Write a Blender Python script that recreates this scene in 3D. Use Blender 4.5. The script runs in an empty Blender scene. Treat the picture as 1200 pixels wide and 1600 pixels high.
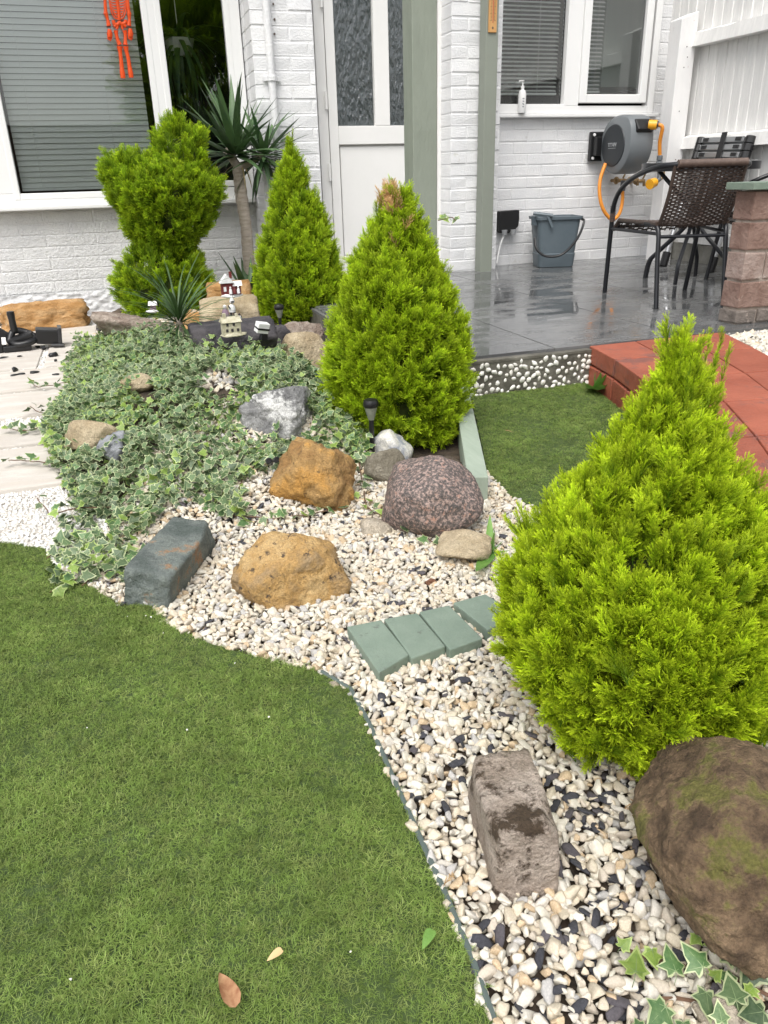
import bpy, bmesh, math, random
import numpy as np
from mathutils import Vector, Matrix, Euler, noise

random.seed(7); np.random.seed(7)
SC = bpy.context.scene
COL = SC.collection
R = math.radians
PI = math.pi

# ---------------------------------------------------------------- camera, light, exposure
HC = 0.775
YAW, PITCH, ROLL, FOC = R(18.0), R(23.6), R(1.63), 1205.0
_cy, _sy = math.cos(YAW), math.sin(YAW)
_f = Vector((_sy*math.cos(PITCH), _cy*math.cos(PITCH), -math.sin(PITCH)))
_r = Vector((_cy, -_sy, 0)); _d = _f.cross(_r)
CR = math.cos(ROLL)*_r + math.sin(ROLL)*_d
CD = -math.sin(ROLL)*_r + math.cos(ROLL)*_d
CF = _f
cam_data = bpy.data.cameras.new('camera')
cam = bpy.data.objects.new('camera', cam_data); COL.objects.link(cam)
m = Matrix((( CR.x, -CD.x, -CF.x, 0), (CR.y, -CD.y, -CF.y, 0), (CR.z, -CD.z, -CF.z, HC), (0, 0, 0, 1)))
cam.matrix_world = m
cam_data.sensor_fit = 'VERTICAL'; cam_data.sensor_height = 36.0
cam_data.lens = FOC/1600*36.0
cam_data.clip_start = 0.02; cam_data.clip_end = 400
SC.camera = cam

SUN_EL, SUN_AZ = R(58), R(215)     # azimuth clockwise from +Y
world = bpy.data.worlds.new('World'); SC.world = world; world.use_nodes = True
wn = world.node_tree; wn.nodes.clear()
sky = wn.nodes.new('ShaderNodeTexSky'); sky.sky_type = 'NISHITA'; sky.sun_disc = False
sky.sun_elevation = SUN_EL; sky.sun_rotation = SUN_AZ; sky.dust_density = 4.0; sky.air_density = 1.0
hs = wn.nodes.new('ShaderNodeHueSaturation'); hs.inputs['Saturation'].default_value = 0.22
bg = wn.nodes.new('ShaderNodeBackground'); bg.inputs['Strength'].default_value = 0.145
wo = wn.nodes.new('ShaderNodeOutputWorld')
wn.links.new(sky.outputs[0], hs.inputs['Color']); wn.links.new(hs.outputs[0], bg.inputs[0]); wn.links.new(bg.outputs[0], wo.inputs[0])
sun_d = bpy.data.lights.new('sun', 'SUN'); sun_d.energy = 1.25; sun_d.angle = R(48); sun_d.color = (1, .965, .91)
sun = bpy.data.objects.new('sun', sun_d); COL.objects.link(sun)
sdir = Vector((math.sin(SUN_AZ)*math.cos(SUN_EL), math.cos(SUN_AZ)*math.cos(SUN_EL), math.sin(SUN_EL)))
sun.rotation_euler = sdir.to_track_quat('Z', 'Y').to_euler(); sun.location = sdir*20
SC.view_settings.view_transform = 'Standard'; SC.view_settings.look = 'None'
SC.view_settings.exposure = 0.66; SC.view_settings.gamma = 1.0; SC.view_settings.use_curve_mapping = False
SC.cycles.max_bounces = 8; SC.cycles.transparent_max_bounces = 12
SC.cycles.diffuse_bounces = 4

# ---------------------------------------------------------------- measuring helpers
def ray(px, py): return CR*((px-600)/FOC) + CD*((py-800)/FOC) + CF
def G(px, py, z=0.0):
    v = ray(px, py); t = (z-HC)/v.z; return Vector((v.x*t, v.y*t, z))
def W(px, py, Y):
    v = ray(px, py); t = Y/v.y; return Vector((v.x*t, Y, HC+v.z*t))
def WX(px, py, X):
    v = ray(px, py); t = X/v.x; return Vector((X, v.y*t, HC+v.z*t))
def sm(t): t = max(0., min(1., t)); return t*t*(3-2*t)
BUMPS = [(.22, 2.75, .62, 1.15, .15), (.42, 4.3, .75, 1.1, .07), (.45, 2.3, .4, .45, .05), (.3, 3.2, .3, .5, .03), (.1, 2.5, .22, .3, .03), (.33, 2.65, .2, .25, .03), (.0, 3.1, .2, .35, .02)]
def H(x, y):
    h = 0.
    for cx, cy, rx, ry, hh in BUMPS:
        d = math.sqrt(((x-cx)/rx)**2 + ((y-cy)/ry)**2)
        if d < 1: h += hh*sm((1-d)*1.6)
    return h
def at(px, py):
    v = ray(px, py); t = .5
    for _ in range(900):
        p = v*t
        if p.z + HC <= H(p.x, p.y): break
        t += .008
    return Vector((p.x, p.y, H(p.x, p.y)))
def inpoly(x, y, P):
    c = False; j = len(P)-1
    for i in range(len(P)):
        xi, yi, xj, yj = P[i][0], P[i][1], P[j][0], P[j][1]
        if (yi > y) != (yj > y) and x < (xj-xi)*(y-yi)/(yj-yi)+xi: c = not c
        j = i
    return c
def dart(poly, r, dens=3.0, extra=None):
    xs = [p[0] for p in poly]; ys = [p[1] for p in poly]
    x0, x1, y0, y1 = min(xs), max(xs), min(ys), max(ys)
    cells = {}; out = []
    n = int(dens*(x1-x0)*(y1-y0)/(r*r))
    rx = np.random.uniform(x0, x1, n); ry = np.random.uniform(y0, y1, n); r2 = r*r
    for x, y in zip(rx.tolist(), ry.tolist()):
        i, j = int(x//r), int(y//r); ok = True
        for a in (i-1, i, i+1):
            for b in (j-1, j, j+1):
                for q in cells.get((a, b), ()):
                    if (q[0]-x)**2+(q[1]-y)**2 < r2: ok = False; break
                if not ok: break
            if not ok: break
        if not ok or not inpoly(x, y, poly): continue
        if extra and not extra(x, y): continue
        cells.setdefault((i, j), []).append((x, y)); out.append((x, y))
    return out

# ---------------------------------------------------------------- materials
def new_mat(name):
    m = bpy.data.materials.new(name); m.use_nodes = True
    nt = m.node_tree; return m, nt, nt.nodes['Principled BSDF']
def rgb(c): return (c[0], c[1], c[2], 1)
def M(name, col, col2=None, scale=15, rough=.7, bump=0, bscale=60, metal=0, spec=None, rnd=0, trans=0, coat=0, detail=5, lo=.35, hi=.65,
      spots=None, sscale=20, sth=.62, coord='pos', col3=None, stretch=None, rough2=None, bdist=.01, grain=0, gscale=260):
    m, nt, b = new_mat(name); N, L = nt.nodes, nt.links
    b.inputs['Roughness'].default_value = rough; b.inputs['Metallic'].default_value = metal
    if spec is not None: b.inputs['Specular IOR Level'].default_value = spec
    if coat: b.inputs['Coat Weight'].default_value = coat
    if coord == 'pos': g = N.new('ShaderNodeNewGeometry'); src = g.outputs['Position']
    else: g = N.new('ShaderNodeTexCoord'); src = g.outputs['Object']
    if stretch:
        mp = N.new('ShaderNodeMapping'); mp.inputs['Scale'].default_value = stretch; L.new(src, mp.inputs[0]); src = mp.outputs[0]
    cur = None
    if col2 is not None:
        nz = N.new('ShaderNodeTexNoise'); nz.inputs['Scale'].default_value = scale; nz.inputs['Detail'].default_value = detail
        nz.inputs['Roughness'].default_value = .62; L.new(src, nz.inputs['Vector'])
        rp = N.new('ShaderNodeValToRGB'); e = rp.color_ramp.elements
        e[0].position = lo; e[0].color = rgb(col); e[1].position = hi; e[1].color = rgb(col2)
        if col3: x = e.new((lo+hi)/2); x.color = rgb(col3)
        L.new(nz.outputs[0], rp.inputs[0]); cur = rp.outputs[0]
        if rough2 is not None:
            mr = N.new('ShaderNodeMapRange'); mr.inputs[1].default_value = lo; mr.inputs[2].default_value = hi
            mr.inputs[3].default_value = rough; mr.inputs[4].default_value = rough2
            L.new(nz.outputs[0], mr.inputs[0]); L.new(mr.outputs[0], b.inputs['Roughness'])
    if spots:
        n2 = N.new('ShaderNodeTexNoise'); n2.inputs['Scale'].default_value = sscale; n2.inputs['Detail'].default_value = 6
        n2.inputs['Roughness'].default_value = .7; L.new(src, n2.inputs['Vector'])
        r2 = N.new('ShaderNodeValToRGB'); e = r2.color_ramp.elements
        e[0].position = sth; e[0].color = (0, 0, 0, 1); e[1].position = sth+.06; e[1].color = (1, 1, 1, 1)
        L.new(n2.outputs[0], r2.inputs[0])
        mx = N.new('ShaderNodeMix'); mx.data_type = 'RGBA'; L.new(r2.outputs[0], mx.inputs[0])
        if cur: L.new(cur, mx.inputs[6])
        else: mx.inputs[6].default_value = rgb(col)
        mx.inputs[7].default_value = rgb(spots); cur = mx.outputs[2]
    if grain:
        n4 = N.new('ShaderNodeTexNoise'); n4.inputs['Scale'].default_value = gscale; n4.inputs['Detail'].default_value = 4; n4.inputs['Roughness'].default_value = .8
        L.new(src, n4.inputs['Vector']); m4 = N.new('ShaderNodeMapRange'); m4.inputs[1].default_value = .34; m4.inputs[2].default_value = .66
        m4.inputs[3].default_value = 1-grain; m4.inputs[4].default_value = 1+grain; L.new(n4.outputs[0], m4.inputs[0])
        h4 = N.new('ShaderNodeHueSaturation'); L.new(m4.outputs[0], h4.inputs['Value'])
        if cur: L.new(cur, h4.inputs['Color'])
        else: h4.inputs['Color'].default_value = rgb(col)
        cur = h4.outputs[0]
    if rnd:
        oi = N.new('ShaderNodeObjectInfo'); mr = N.new('ShaderNodeMapRange')
        mr.inputs[3].default_value = 1-rnd; mr.inputs[4].default_value = 1+rnd; L.new(oi.outputs['Random'], mr.inputs[0])
        h = N.new('ShaderNodeHueSaturation'); L.new(mr.outputs[0], h.inputs['Value'])
        if cur: L.new(cur, h.inputs['Color'])
        else: h.inputs['Color'].default_value = rgb(col)
        cur = h.outputs[0]
    if cur: L.new(cur, b.inputs['Base Color'])
    else: b.inputs['Base Color'].default_value = rgb(col)
    if bump:
        n3 = N.new('ShaderNodeTexNoise'); n3.inputs['Scale'].default_value = bscale; n3.inputs['Detail'].default_value = 8
        n3.inputs['Roughness'].default_value = .65; L.new(src, n3.inputs['Vector'])
        bp = N.new('ShaderNodeBump'); bp.inputs['Strength'].default_value = bump; bp.inputs['Distance'].default_value = bdist
        L.new(n3.outputs[0], bp.inputs['Height']); L.new(bp.outputs[0], b.inputs['Normal'])
    if trans:
        tr = N.new('ShaderNodeBsdfTranslucent'); mxs = N.new('ShaderNodeMixShader'); mxs.inputs[0].default_value = trans
        out = N['Material Output']
        if cur: L.new(cur, tr.inputs[0])
        else: tr.inputs[0].default_value = rgb(col)
        L.new(b.outputs[0], mxs.inputs[1]); L.new(tr.outputs[0], mxs.inputs[2]); L.new(mxs.outputs[0], out.inputs[0])
    return m
def leafmat(name, c0, c1, trans=.35, rough=.5, rnd=.25, attr='tip', pw=1.0, patch=0, pscale=6):
    """foliage colour runs along the point attribute (dark base -> light tips; on conifers old growth plus painted depth shade), varied per instance"""
    m, nt, b = new_mat(name); N, L = nt.nodes, nt.links
    a = N.new('ShaderNodeAttribute'); a.attribute_name = attr
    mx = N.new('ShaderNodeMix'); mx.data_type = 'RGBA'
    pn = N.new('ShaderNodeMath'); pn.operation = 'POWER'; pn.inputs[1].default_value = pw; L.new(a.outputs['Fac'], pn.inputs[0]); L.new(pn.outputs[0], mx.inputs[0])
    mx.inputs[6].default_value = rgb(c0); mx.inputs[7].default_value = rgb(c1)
    oi = N.new('ShaderNodeObjectInfo'); mr = N.new('ShaderNodeMapRange')
    mr.inputs[3].default_value = 1-rnd; mr.inputs[4].default_value = 1+rnd; L.new(oi.outputs['Random'], mr.inputs[0])
    h = N.new('ShaderNodeHueSaturation'); L.new(mr.outputs[0], h.inputs['Value']); L.new(mx.outputs[2], h.inputs['Color'])
    if patch:
        gp_ = N.new('ShaderNodeNewGeometry'); nz = N.new('ShaderNodeTexNoise'); nz.inputs['Scale'].default_value = pscale; nz.inputs['Detail'].default_value = 4; L.new(gp_.outputs['Position'], nz.inputs['Vector'])
        m2 = N.new('ShaderNodeMapRange'); m2.inputs[1].default_value = .32; m2.inputs[2].default_value = .68; m2.inputs[3].default_value = 1-patch; m2.inputs[4].default_value = 1+patch; L.new(nz.outputs[0], m2.inputs[0])
        h2 = N.new('ShaderNodeHueSaturation'); L.new(m2.outputs[0], h2.inputs['Value']); L.new(h.outputs[0], h2.inputs['Color']); h = h2
    L.new(h.outputs[0], b.inputs['Base Color']); b.inputs['Roughness'].default_value = rough
    b.inputs['Specular IOR Level'].default_value = .3
    tr = N.new('ShaderNodeBsdfTranslucent'); L.new(h.outputs[0], tr.inputs[0])
    ms = N.new('ShaderNodeMixShader'); ms.inputs[0].default_value = trans
    L.new(b.outputs[0], ms.inputs[1]); L.new(tr.outputs[0], ms.inputs[2]); L.new(ms.outputs[0], N['Material Output'].inputs[0])
    return m
def glassmat(name, tint=(.97, .99, .98), bump=0, rough=0.0, base=.02):
    m, nt, b = new_mat(name); N, L = nt.nodes, nt.links
    fr = N.new('ShaderNodeFresnel'); fr.inputs[0].default_value = 1.52
    mth = N.new('ShaderNodeMath'); mth.operation = 'MULTIPLY_ADD'; mth.inputs[1].default_value = 1.6; mth.inputs[2].default_value = base
    L.new(fr.outputs[0], mth.inputs[0])
    gl = N.new('ShaderNodeBsdfGlossy'); gl.inputs['Roughness'].default_value = rough
    tp = N.new('ShaderNodeBsdfTransparent'); tp.inputs[0].default_value = rgb(tint)
    ms = N.new('ShaderNodeMixShader'); L.new(mth.outputs[0], ms.inputs[0]); L.new(tp.outputs[0], ms.inputs[1]); L.new(gl.outputs[0], ms.inputs[2])
    if bump:
        g = N.new('ShaderNodeNewGeometry'); mp = N.new('ShaderNodeMapping'); mp.inputs['Scale'].default_value = (1, 1, .35)
        L.new(g.outputs['Position'], mp.inputs[0])
        n = N.new('ShaderNodeTexNoise'); n.inputs['Scale'].default_value = 45; n.inputs['Detail'].default_value = 3; L.new(mp.outputs[0], n.inputs['Vector'])
        bp = N.new('ShaderNodeBump'); bp.inputs['Strength'].default_value = bump; bp.inputs['Distance'].default_value = .02
        L.new(n.outputs[0], bp.inputs['Height']); L.new(bp.outputs[0], gl.inputs['Normal'])
    L.new(ms.outputs[0], N['Material Output'].inputs[0]); return m

# ---------------------------------------------------------------- mesh building
ORG = {}
class MB:
    def __init__(s): s.v = []; s.f = []; s.m = []; s.a = []
    def add(s, vs, fs, mi=0, att=None):
        o = len(s.v); s.v += [tuple(v) for v in vs]; s.f += [tuple(i+o for i in f) for f in fs]; s.m += [mi]*len(fs)
        s.a += (att if att is not None else [0.]*len(vs)); return s
    def box(s, c, d, rot=None, mi=0, taper=1.0):
        hx, hy, hz = d[0]/2, d[1]/2, d[2]/2; vs = []
        for z, t in ((-hz, 1), (hz, taper)):
            for x, y in ((-hx, -hy), (hx, -hy), (hx, hy), (-hx, hy)): vs.append(Vector((x*t, y*t, z)))
        if rot is not None:
            mt = rot if isinstance(rot, Matrix) else Euler(rot).to_matrix(); vs = [mt @ v for v in vs]
        vs = [v+Vector(c) for v in vs]
        return s.add(vs, [(3, 2, 1, 0), (4, 5, 6, 7), (0, 1, 5, 4), (1, 2, 6, 5), (2, 3, 7, 6), (3, 0, 4, 7)], mi)
    def tube(s, pts, r, n=8, mi=0, att=None, cap=True):
        pts = [Vector(p) for p in pts]; k = len(pts)
        rs = r if isinstance(r, (list, tuple)) else [r]*k
        vs = []; prev = None
        for i, p in enumerate(pts):
            t = (pts[min(i+1, k-1)]-pts[max(i-1, 0)]).normalized()
            if prev is None:
                u = t.cross(Vector((0, 0, 1)));
                if u.length < .1: u = t.cross(Vector((1, 0, 0)))
            else: u = prev - t*prev.dot(t)
            u.normalize(); prev = u; w = t.cross(u)
            for j in range(n):
                a = 2*PI*j/n; vs.append(p+(u*math.cos(a)+w*math.sin(a))*rs[i])
        fs = []
        for i in range(k-1):
            for j in range(n):
                a, b = i*n+j, i*n+(j+1) % n; fs.append((a, b, b+n, a+n))
        if cap: fs.append(tuple(range(n-1, -1, -1))); fs.append(tuple(range((k-1)*n, k*n)))
        return s.add(vs, fs, mi, att)
    def lathe(s, prof, c=(0, 0, 0), n=24, mi=0, axis='z', rot=None, cap=True):
        vs = []
        for r_, z in prof:
            for j in range(n):
                a = 2*PI*j/n; v = Vector((r_*math.cos(a), r_*math.sin(a), z))
                if rot is not None: v = rot @ v
                vs.append(v+Vector(c))
        fs = [(i*n+j, i*n+(j+1) % n, (i+1)*n+(j+1) % n, (i+1)*n+j) for i in range(len(prof)-1) for j in range(n)]
        if cap: fs.append(tuple(range(n-1, -1, -1))); fs.append(tuple(range((len(prof)-1)*n, len(prof)*n)))
        return s.add(vs, fs, mi)
    def prism(s, poly, z0, z1, mi=0, mt=None):
        n = len(poly); vs = [Vector((x, y, z0)) for x, y in poly]+[Vector((x, y, z1)) for x, y in poly]
        if mt is not None: vs = [mt @ v for v in vs]
        return s.add(vs, [tuple(range(n-1, -1, -1)), tuple(range(n, 2*n))]+[(i, (i+1) % n, n+(i+1) % n, n+i) for i in range(n)], mi)
    def mesh(s, name, mats, smooth=False, bevel=0, attr=None, off=None, bseg=2):
        me = bpy.data.meshes.new(name)
        vs = s.v if off is None else [(v[0]-off[0], v[1]-off[1], v[2]-off[2]) for v in s.v]
        me.from_pydata(vs, [], s.f)
        mats = mats if isinstance(mats, (list, tuple)) else [mats]
        for q in mats: me.materials.append(q)
        if any(s.m): me.polygons.foreach_set('material_index', s.m)
        if attr: at_ = me.attributes.new(attr, 'FLOAT', 'POINT'); at_.data.foreach_set('value', s.a)
        bm = bmesh.new(); bm.from_mesh(me); bmesh.ops.recalc_face_normals(bm, faces=bm.faces)
        if bevel:
            bmesh.ops.bevel(bm, geom=[e for e in bm.edges if len(e.link_faces) == 2 and e.calc_face_angle(0) > .6], offset=bevel, segments=bseg, affect='EDGES', profile=.6)
        bm.to_mesh(me); bm.free()
        if smooth:
            me.polygons.foreach_set('use_smooth', [True]*len(me.polygons))
            if smooth != 'all':
                me.set_sharp_from_angle(angle=R(38))
        me.update(); return me
    def build(s, name, mats, parent=None, smooth=False, bevel=0, attr=None, local=False, bseg=2):
        off = None if (parent is None or local) else ORG.get(parent.name, (0, 0, 0))
        return link(name, s.mesh(name, mats, smooth, bevel, attr, off, bseg), parent)
def link(name, me, parent=None, loc=None, rot=None, scale=None):
    o = bpy.data.objects.new(name, me); COL.objects.link(o)
    if parent: o.parent = parent
    ORG[o.name] = ORG.get(parent.name, (0, 0, 0)) if parent else (0, 0, 0)
    if loc is not None: o.location = loc
    if rot is not None: o.rotation_euler = rot
    if scale is not None: o.scale = scale
    return o
def tag(o, label=None, cat=None, group=None, kind=None):
    if label: o['label'] = label
    if cat: o['category'] = cat
    if group: o['group'] = group
    if kind: o['kind'] = kind
    return o
def thing(name, label, cat, loc=(0, 0, 0), rz=0, group=None):
    o = bpy.data.objects.new(name, None); COL.objects.link(o); o.location = loc; o.rotation_euler = (0, 0, rz)
    o.empty_display_size = .1; ORG[o.name] = tuple(loc)
    return tag(o, label, cat, group)
def structure(o): o['kind'] = 'structure'; return o
def copy_tree(o, parent=None):
    c = o.copy(); COL.objects.link(c); c.parent = parent
    for ch in [x for x in o.children]: copy_tree(ch, c)
    return c

def rock_mesh(name, dims, mat, seed=0, planes=14, sub=4, rough=.05, p=12, boxy=0, nfreq=3.0, pits=0, hmin=.72):
    rnd = random.Random(seed); nr = []
    if boxy:
        for a in range(3):
            for s_ in (-1, 1):
                v = Vector((0, 0, 0)); v[a] = s_; v += Vector([rnd.uniform(-.1, .1) for _ in range(3)])*boxy; nr.append((v.normalized(), rnd.uniform(.95, 1.05)))
    for _ in range(planes):
        v = Vector([rnd.gauss(0, 1) for _ in range(3)]).normalized(); nr.append((v, rnd.uniform(hmin, 1.0)*(1.35 if boxy else 1)))
    bm = bmesh.new(); bmesh.ops.create_icosphere(bm, subdivisions=sub, radius=1)
    of = Vector((seed*3.17, seed*1.3, seed*.7))
    for v in bm.verts:
        d = v.co.normalized(); s_ = 0
        for n_, h_ in nr:
            q = n_.dot(d)/h_
            if q > 0: s_ += q**p
        r_ = s_**(-1/p) if s_ > 0 else 1.2
        r_ = min(r_, 1.75)
        q = d*nfreq+of
        r_ *= 1+rough*(noise.fractal(q, .9, 2.1, 5)*1.0) + rough*.45*noise.fractal(q*4, .7, 2.2, 5) - (rough*.5*max(0, .28-noise.voronoi(q*1.4)[0][0]) if sub > 3 else 0)
        if pits:
            c = noise.noise(q*3.1+Vector((9, 9, 9)))
            if c > .25: r_ -= pits*(c-.25)
        v.co = Vector((d.x*r_*dims[0], d.y*r_*dims[1], d.z*r_*dims[2]))
    for a in range(3):       # bring the stone to its exact size
        lo = min(v.co[a] for v in bm.verts); hi = max(v.co[a] for v in bm.verts); k = 2*dims[a]/(hi-lo); c0 = (lo+hi)/2
        for v in bm.verts: v.co[a] = (v.co[a]-c0)*k
    me = bpy.data.meshes.new(name); bm.to_mesh(me); bm.free(); me.materials.append(mat)
    me.polygons.foreach_set('use_smooth', [True]*len(me.polygons)); me.update(); return me

def scatter(name, pts, rots, scs, idx, variants, parent=None):
    """one object: a point mesh whose geometry nodes put one of the variants on every point"""
    vc = bpy.data.collections.new(name+'_pieces')
    for i, me in enumerate(variants):
        o = bpy.data.objects.new('%s_piece_%02d' % (name, i), me); vc.objects.link(o)
    off = ORG.get(parent.name, (0, 0, 0)) if parent else (0, 0, 0)
    P = np.array(pts, dtype=np.float32)-np.array(off, dtype=np.float32)
    me = bpy.data.meshes.new(name); me.vertices.add(len(P)); me.vertices.foreach_set('co', P.ravel())
    a = me.attributes.new('irot', 'FLOAT_VECTOR', 'POINT'); a.data.foreach_set('vector', np.array(rots, dtype=np.float32).ravel())
    S = np.array(scs, dtype=np.float32)
    if S.ndim == 1: S = np.repeat(S[:, None], 3, 1)
    a = me.attributes.new('iscl', 'FLOAT_VECTOR', 'POINT'); a.data.foreach_set('vector', S.ravel())
    a = me.attributes.new('iidx', 'INT', 'POINT'); a.data.foreach_set('value', np.array(idx, dtype=np.int32))
    me.materials.append(variants[0].materials[0])
    o = link(name, me, parent)
    ng = bpy.data.node_groups.new(name+'_nodes', 'GeometryNodeTree')
    ng.interface.new_socket('Geometry', in_out='INPUT', socket_type='NodeSocketGeometry')
    ng.interface.new_socket('Geometry', in_out='OUTPUT', socket_type='NodeSocketGeometry')
    N, L = ng.nodes, ng.links
    gi = N.new('NodeGroupInput'); go = N.new('NodeGroupOutput')
    iop = N.new('GeometryNodeInstanceOnPoints'); ci = N.new('GeometryNodeCollectionInfo')
    ci.inputs['Collection'].default_value = vc; ci.inputs['Separate Children'].default_value = True; ci.inputs['Reset Children'].default_value = True
    def na(nm, ty):
        q = N.new('GeometryNodeInputNamedAttribute'); q.data_type = ty; q.inputs['Name'].default_value = nm; return q.outputs['Attribute']
    e2r = N.new('FunctionNodeEulerToRotation'); L.new(na('irot', 'FLOAT_VECTOR'), e2r.inputs[0])
    L.new(gi.outputs[0], iop.inputs['Points']); L.new(ci.outputs[0], iop.inputs['Instance']); iop.inputs['Pick Instance'].default_value = True
    L.new(na('iidx', 'INT'), iop.inputs['Instance Index']); L.new(e2r.outputs[0], iop.inputs['Rotation']); L.new(na('iscl', 'FLOAT_VECTOR'), iop.inputs['Scale'])
    L.new(iop.outputs[0], go.inputs[0])
    md = o.modifiers.new('scatter', 'NODES'); md.node_group = ng
    return o
def eul(direction, roll=0.0):
    """euler that turns +Z to direction, with a roll about it"""
    q = Vector(direction).to_track_quat('Z', 'Y'); e = (q @ Euler((0, 0, roll)).to_quaternion()).to_euler(); return (e.x, e.y, e.z)

# ================================================================ materials used throughout
m_paint = M('white_masonry_paint', (.75, .755, .765), (.82, .82, .82), scale=6, rough=.62, bump=.55, bscale=95, rnd=.03, spots=(.66, .655, .63), sscale=5, sth=.63, grain=.03)
m_paint_rough = M('white_paint_on_rough_brick', (.74, .74, .74), (.82, .82, .81), scale=7, rough=.65, bump=1.0, bscale=70, rnd=.03)
m_upvc = M('white_upvc', (.83, .83, .82), rough=.28)
m_cream = M('cream_white_door', (.80, .795, .77), (.84, .83, .81), scale=2.5, rough=.4)
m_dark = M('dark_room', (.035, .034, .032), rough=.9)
m_sage = M('sage_green_paint', (.235, .265, .215), (.27, .30, .245), scale=9, rough=.6, bump=.5, bscale=26, stretch=(1, 1, .35))
m_sage_s = M('smooth_sage_paint', (.235, .255, .215), (.25, .275, .23), scale=4, rough=.55, bump=.1, bscale=60)
m_tile = M('wet_grey_porcelain', (.085, .088, .09), (.145, .147, .147), scale=3.2, rough=.04, rough2=.32, rnd=.1, lo=.42, hi=.6, stretch=(1, 2.2, 1), spec=.55)
m_conc = M('damp_concrete', (.075, .07, .055), (.19, .18, .15), scale=9, rough=.85, bump=.7, bscale=50)
m_red = M('red_masonry_paint', (.29, .076, .042), (.37, .108, .062), scale=6, rough=.6, bump=.6, bscale=45, rnd=.09, spots=(.22, .085, .065), sscale=8, sth=.55, grain=.12)
m_soil = M('dark_soil', (.035, .026, .018), (.09, .065, .045), scale=30, rough=.95, bump=.8, bscale=60)
m_ground = M('garden_ground', (.09, .09, .07), (.14, .13, .10), scale=3, rough=.95)
m_turf_base = M('turf_backing', (.034, .058, .014), (.052, .084, .02), scale=40, rough=.9)
m_slab = M('pale_sandstone', (.54, .49, .43), (.64, .60, .545), scale=5, rough=.8, bump=.35, bscale=30, rnd=.05, stretch=(1, 3.5, 1), col3=(.55, .51, .46))
m_white_base = M('pale_chipping_dust', (.50, .47, .42), (.65, .62, .58), scale=60, rough=.9)
m_black = M('black_plastic', (.012, .012, .013), rough=.35)
m_blackm = M('black_powder_coat', (.012, .013, .016), rough=.3, bump=.05, bscale=300)
m_woodw = M('white_painted_timber', (.72, .715, .70), (.82, .81, .79), scale=8, rough=.7, bump=.4, bscale=20, stretch=(4, 4, .5), rnd=.04)

# ================================================================ ground, terrain
mb = MB()
mb.add([(-60, -60, -.05), (60, -60, -.05), (60, 60, -.05), (-60, 60, -.05)], [(0, 1, 2, 3)])
structure(mb.build('ground', m_ground))
# planted bed and rockery, a height field
xs = np.arange(-.75, 1.9, .03); ys = np.arange(.15, 5.42, .03)
vs = [(x, y, H(x, y)-.006+.006*noise.noise(Vector((x*14, y*14, 0)))) for y in ys for x in xs]
nx = len(xs); fs = [(j*nx+i, j*nx+i+1, (j+1)*nx+i+1, (j+1)*nx+i) for j in range(len(ys)-1) for i in range(nx-1)]
structure(MB().add(vs, fs).build('rockery_soil', m_soil, smooth='all'))

LAWN_EDGE = [G(*p) for p in ((-260, 840), (0, 852), (70, 862), (95, 900), (150, 925), (188, 953), (232, 948), (262, 980), (330, 1012), (400, 1032), (500, 1056), (545, 1083), (575, 1140), (605, 1210), (650, 1312), (690, 1402), (730, 1500), (765, 1600))]
LAWN_EDGE = [(p.x, p.y) for p in LAWN_EDGE]
LAWN = LAWN_EDGE + [(.27, .30), (.25, .1), (-1.0, .1), (-1.0, 1.7)]
LAWN2 = [(G(*p).x, G(*p).y) for p in ((762, 742), (800, 783), (838, 803), (900, 850), (1010, 950), (1120, 1060), (1188, 1140), (1260, 1230), (1400, 1400))]
LAWN2 = [(1.195, 2.575)] + LAWN2 + [(1.3, .4), (1.5, .9), (1.12, 1.1), (1.4, 1.65), (1.53, 2.0), (1.63, 2.35), (1.68, 2.575)]
def sheet(name, poly, z, mat, th=.012):
    o = MB().prism(poly, z-th, z).build(name, mat); return structure(o)
sheet('lawn', LAWN, .008, m_turf_base)
sheet('back_lawn', LAWN2, .008, m_turf_base)

def blade_tuft(seed, n, rad, h, w, mat):
    rnd = random.Random(seed); b = MB()
    for i in range(n):
        a = rnd.uniform(0, 2*PI); r_ = rad*math.sqrt(rnd.random()); x, y = r_*math.cos(a), r_*math.sin(a)
        d = rnd.uniform(0, 2*PI); lean = rnd.uniform(.25, 1.25)*h; hh = h*rnd.uniform(.45, 1.0)
        px, py = -math.sin(d)*w/2, math.cos(d)*w/2; dx, dy = math.cos(d), math.sin(d)
        vs = [(x-px, y-py, 0), (x+px, y+py, 0)]; at_ = [0, 0]
        for t, wt in ((.5, .9), (.85, .6)):
            o = lean*t*t; z = hh*(t-.25*t*t*t)
            vs += [(x-px*wt+dx*o, y-py*wt+dy*o, z), (x+px*wt+dx*o, y+py*wt+dy*o, z)]; at_ += [t, t]
        vs.append((x+dx*lean*1.15, y+dy*lean*1.15, hh*.72)); at_.append(1)
        b.add(vs, [(0, 1, 3, 2), (2, 3, 5, 4), (4, 5, 6)], 0, at_)
    return b.mesh('grass_tuft', mat, attr='tip')
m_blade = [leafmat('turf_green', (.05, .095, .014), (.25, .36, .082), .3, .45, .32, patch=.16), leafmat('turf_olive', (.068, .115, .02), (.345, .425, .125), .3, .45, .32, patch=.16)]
TUFTS = [blade_tuft(i, 20, .008, .0118, .00085, m_blade[0 if i < 4 else 1]) for i in range(6)]
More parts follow.
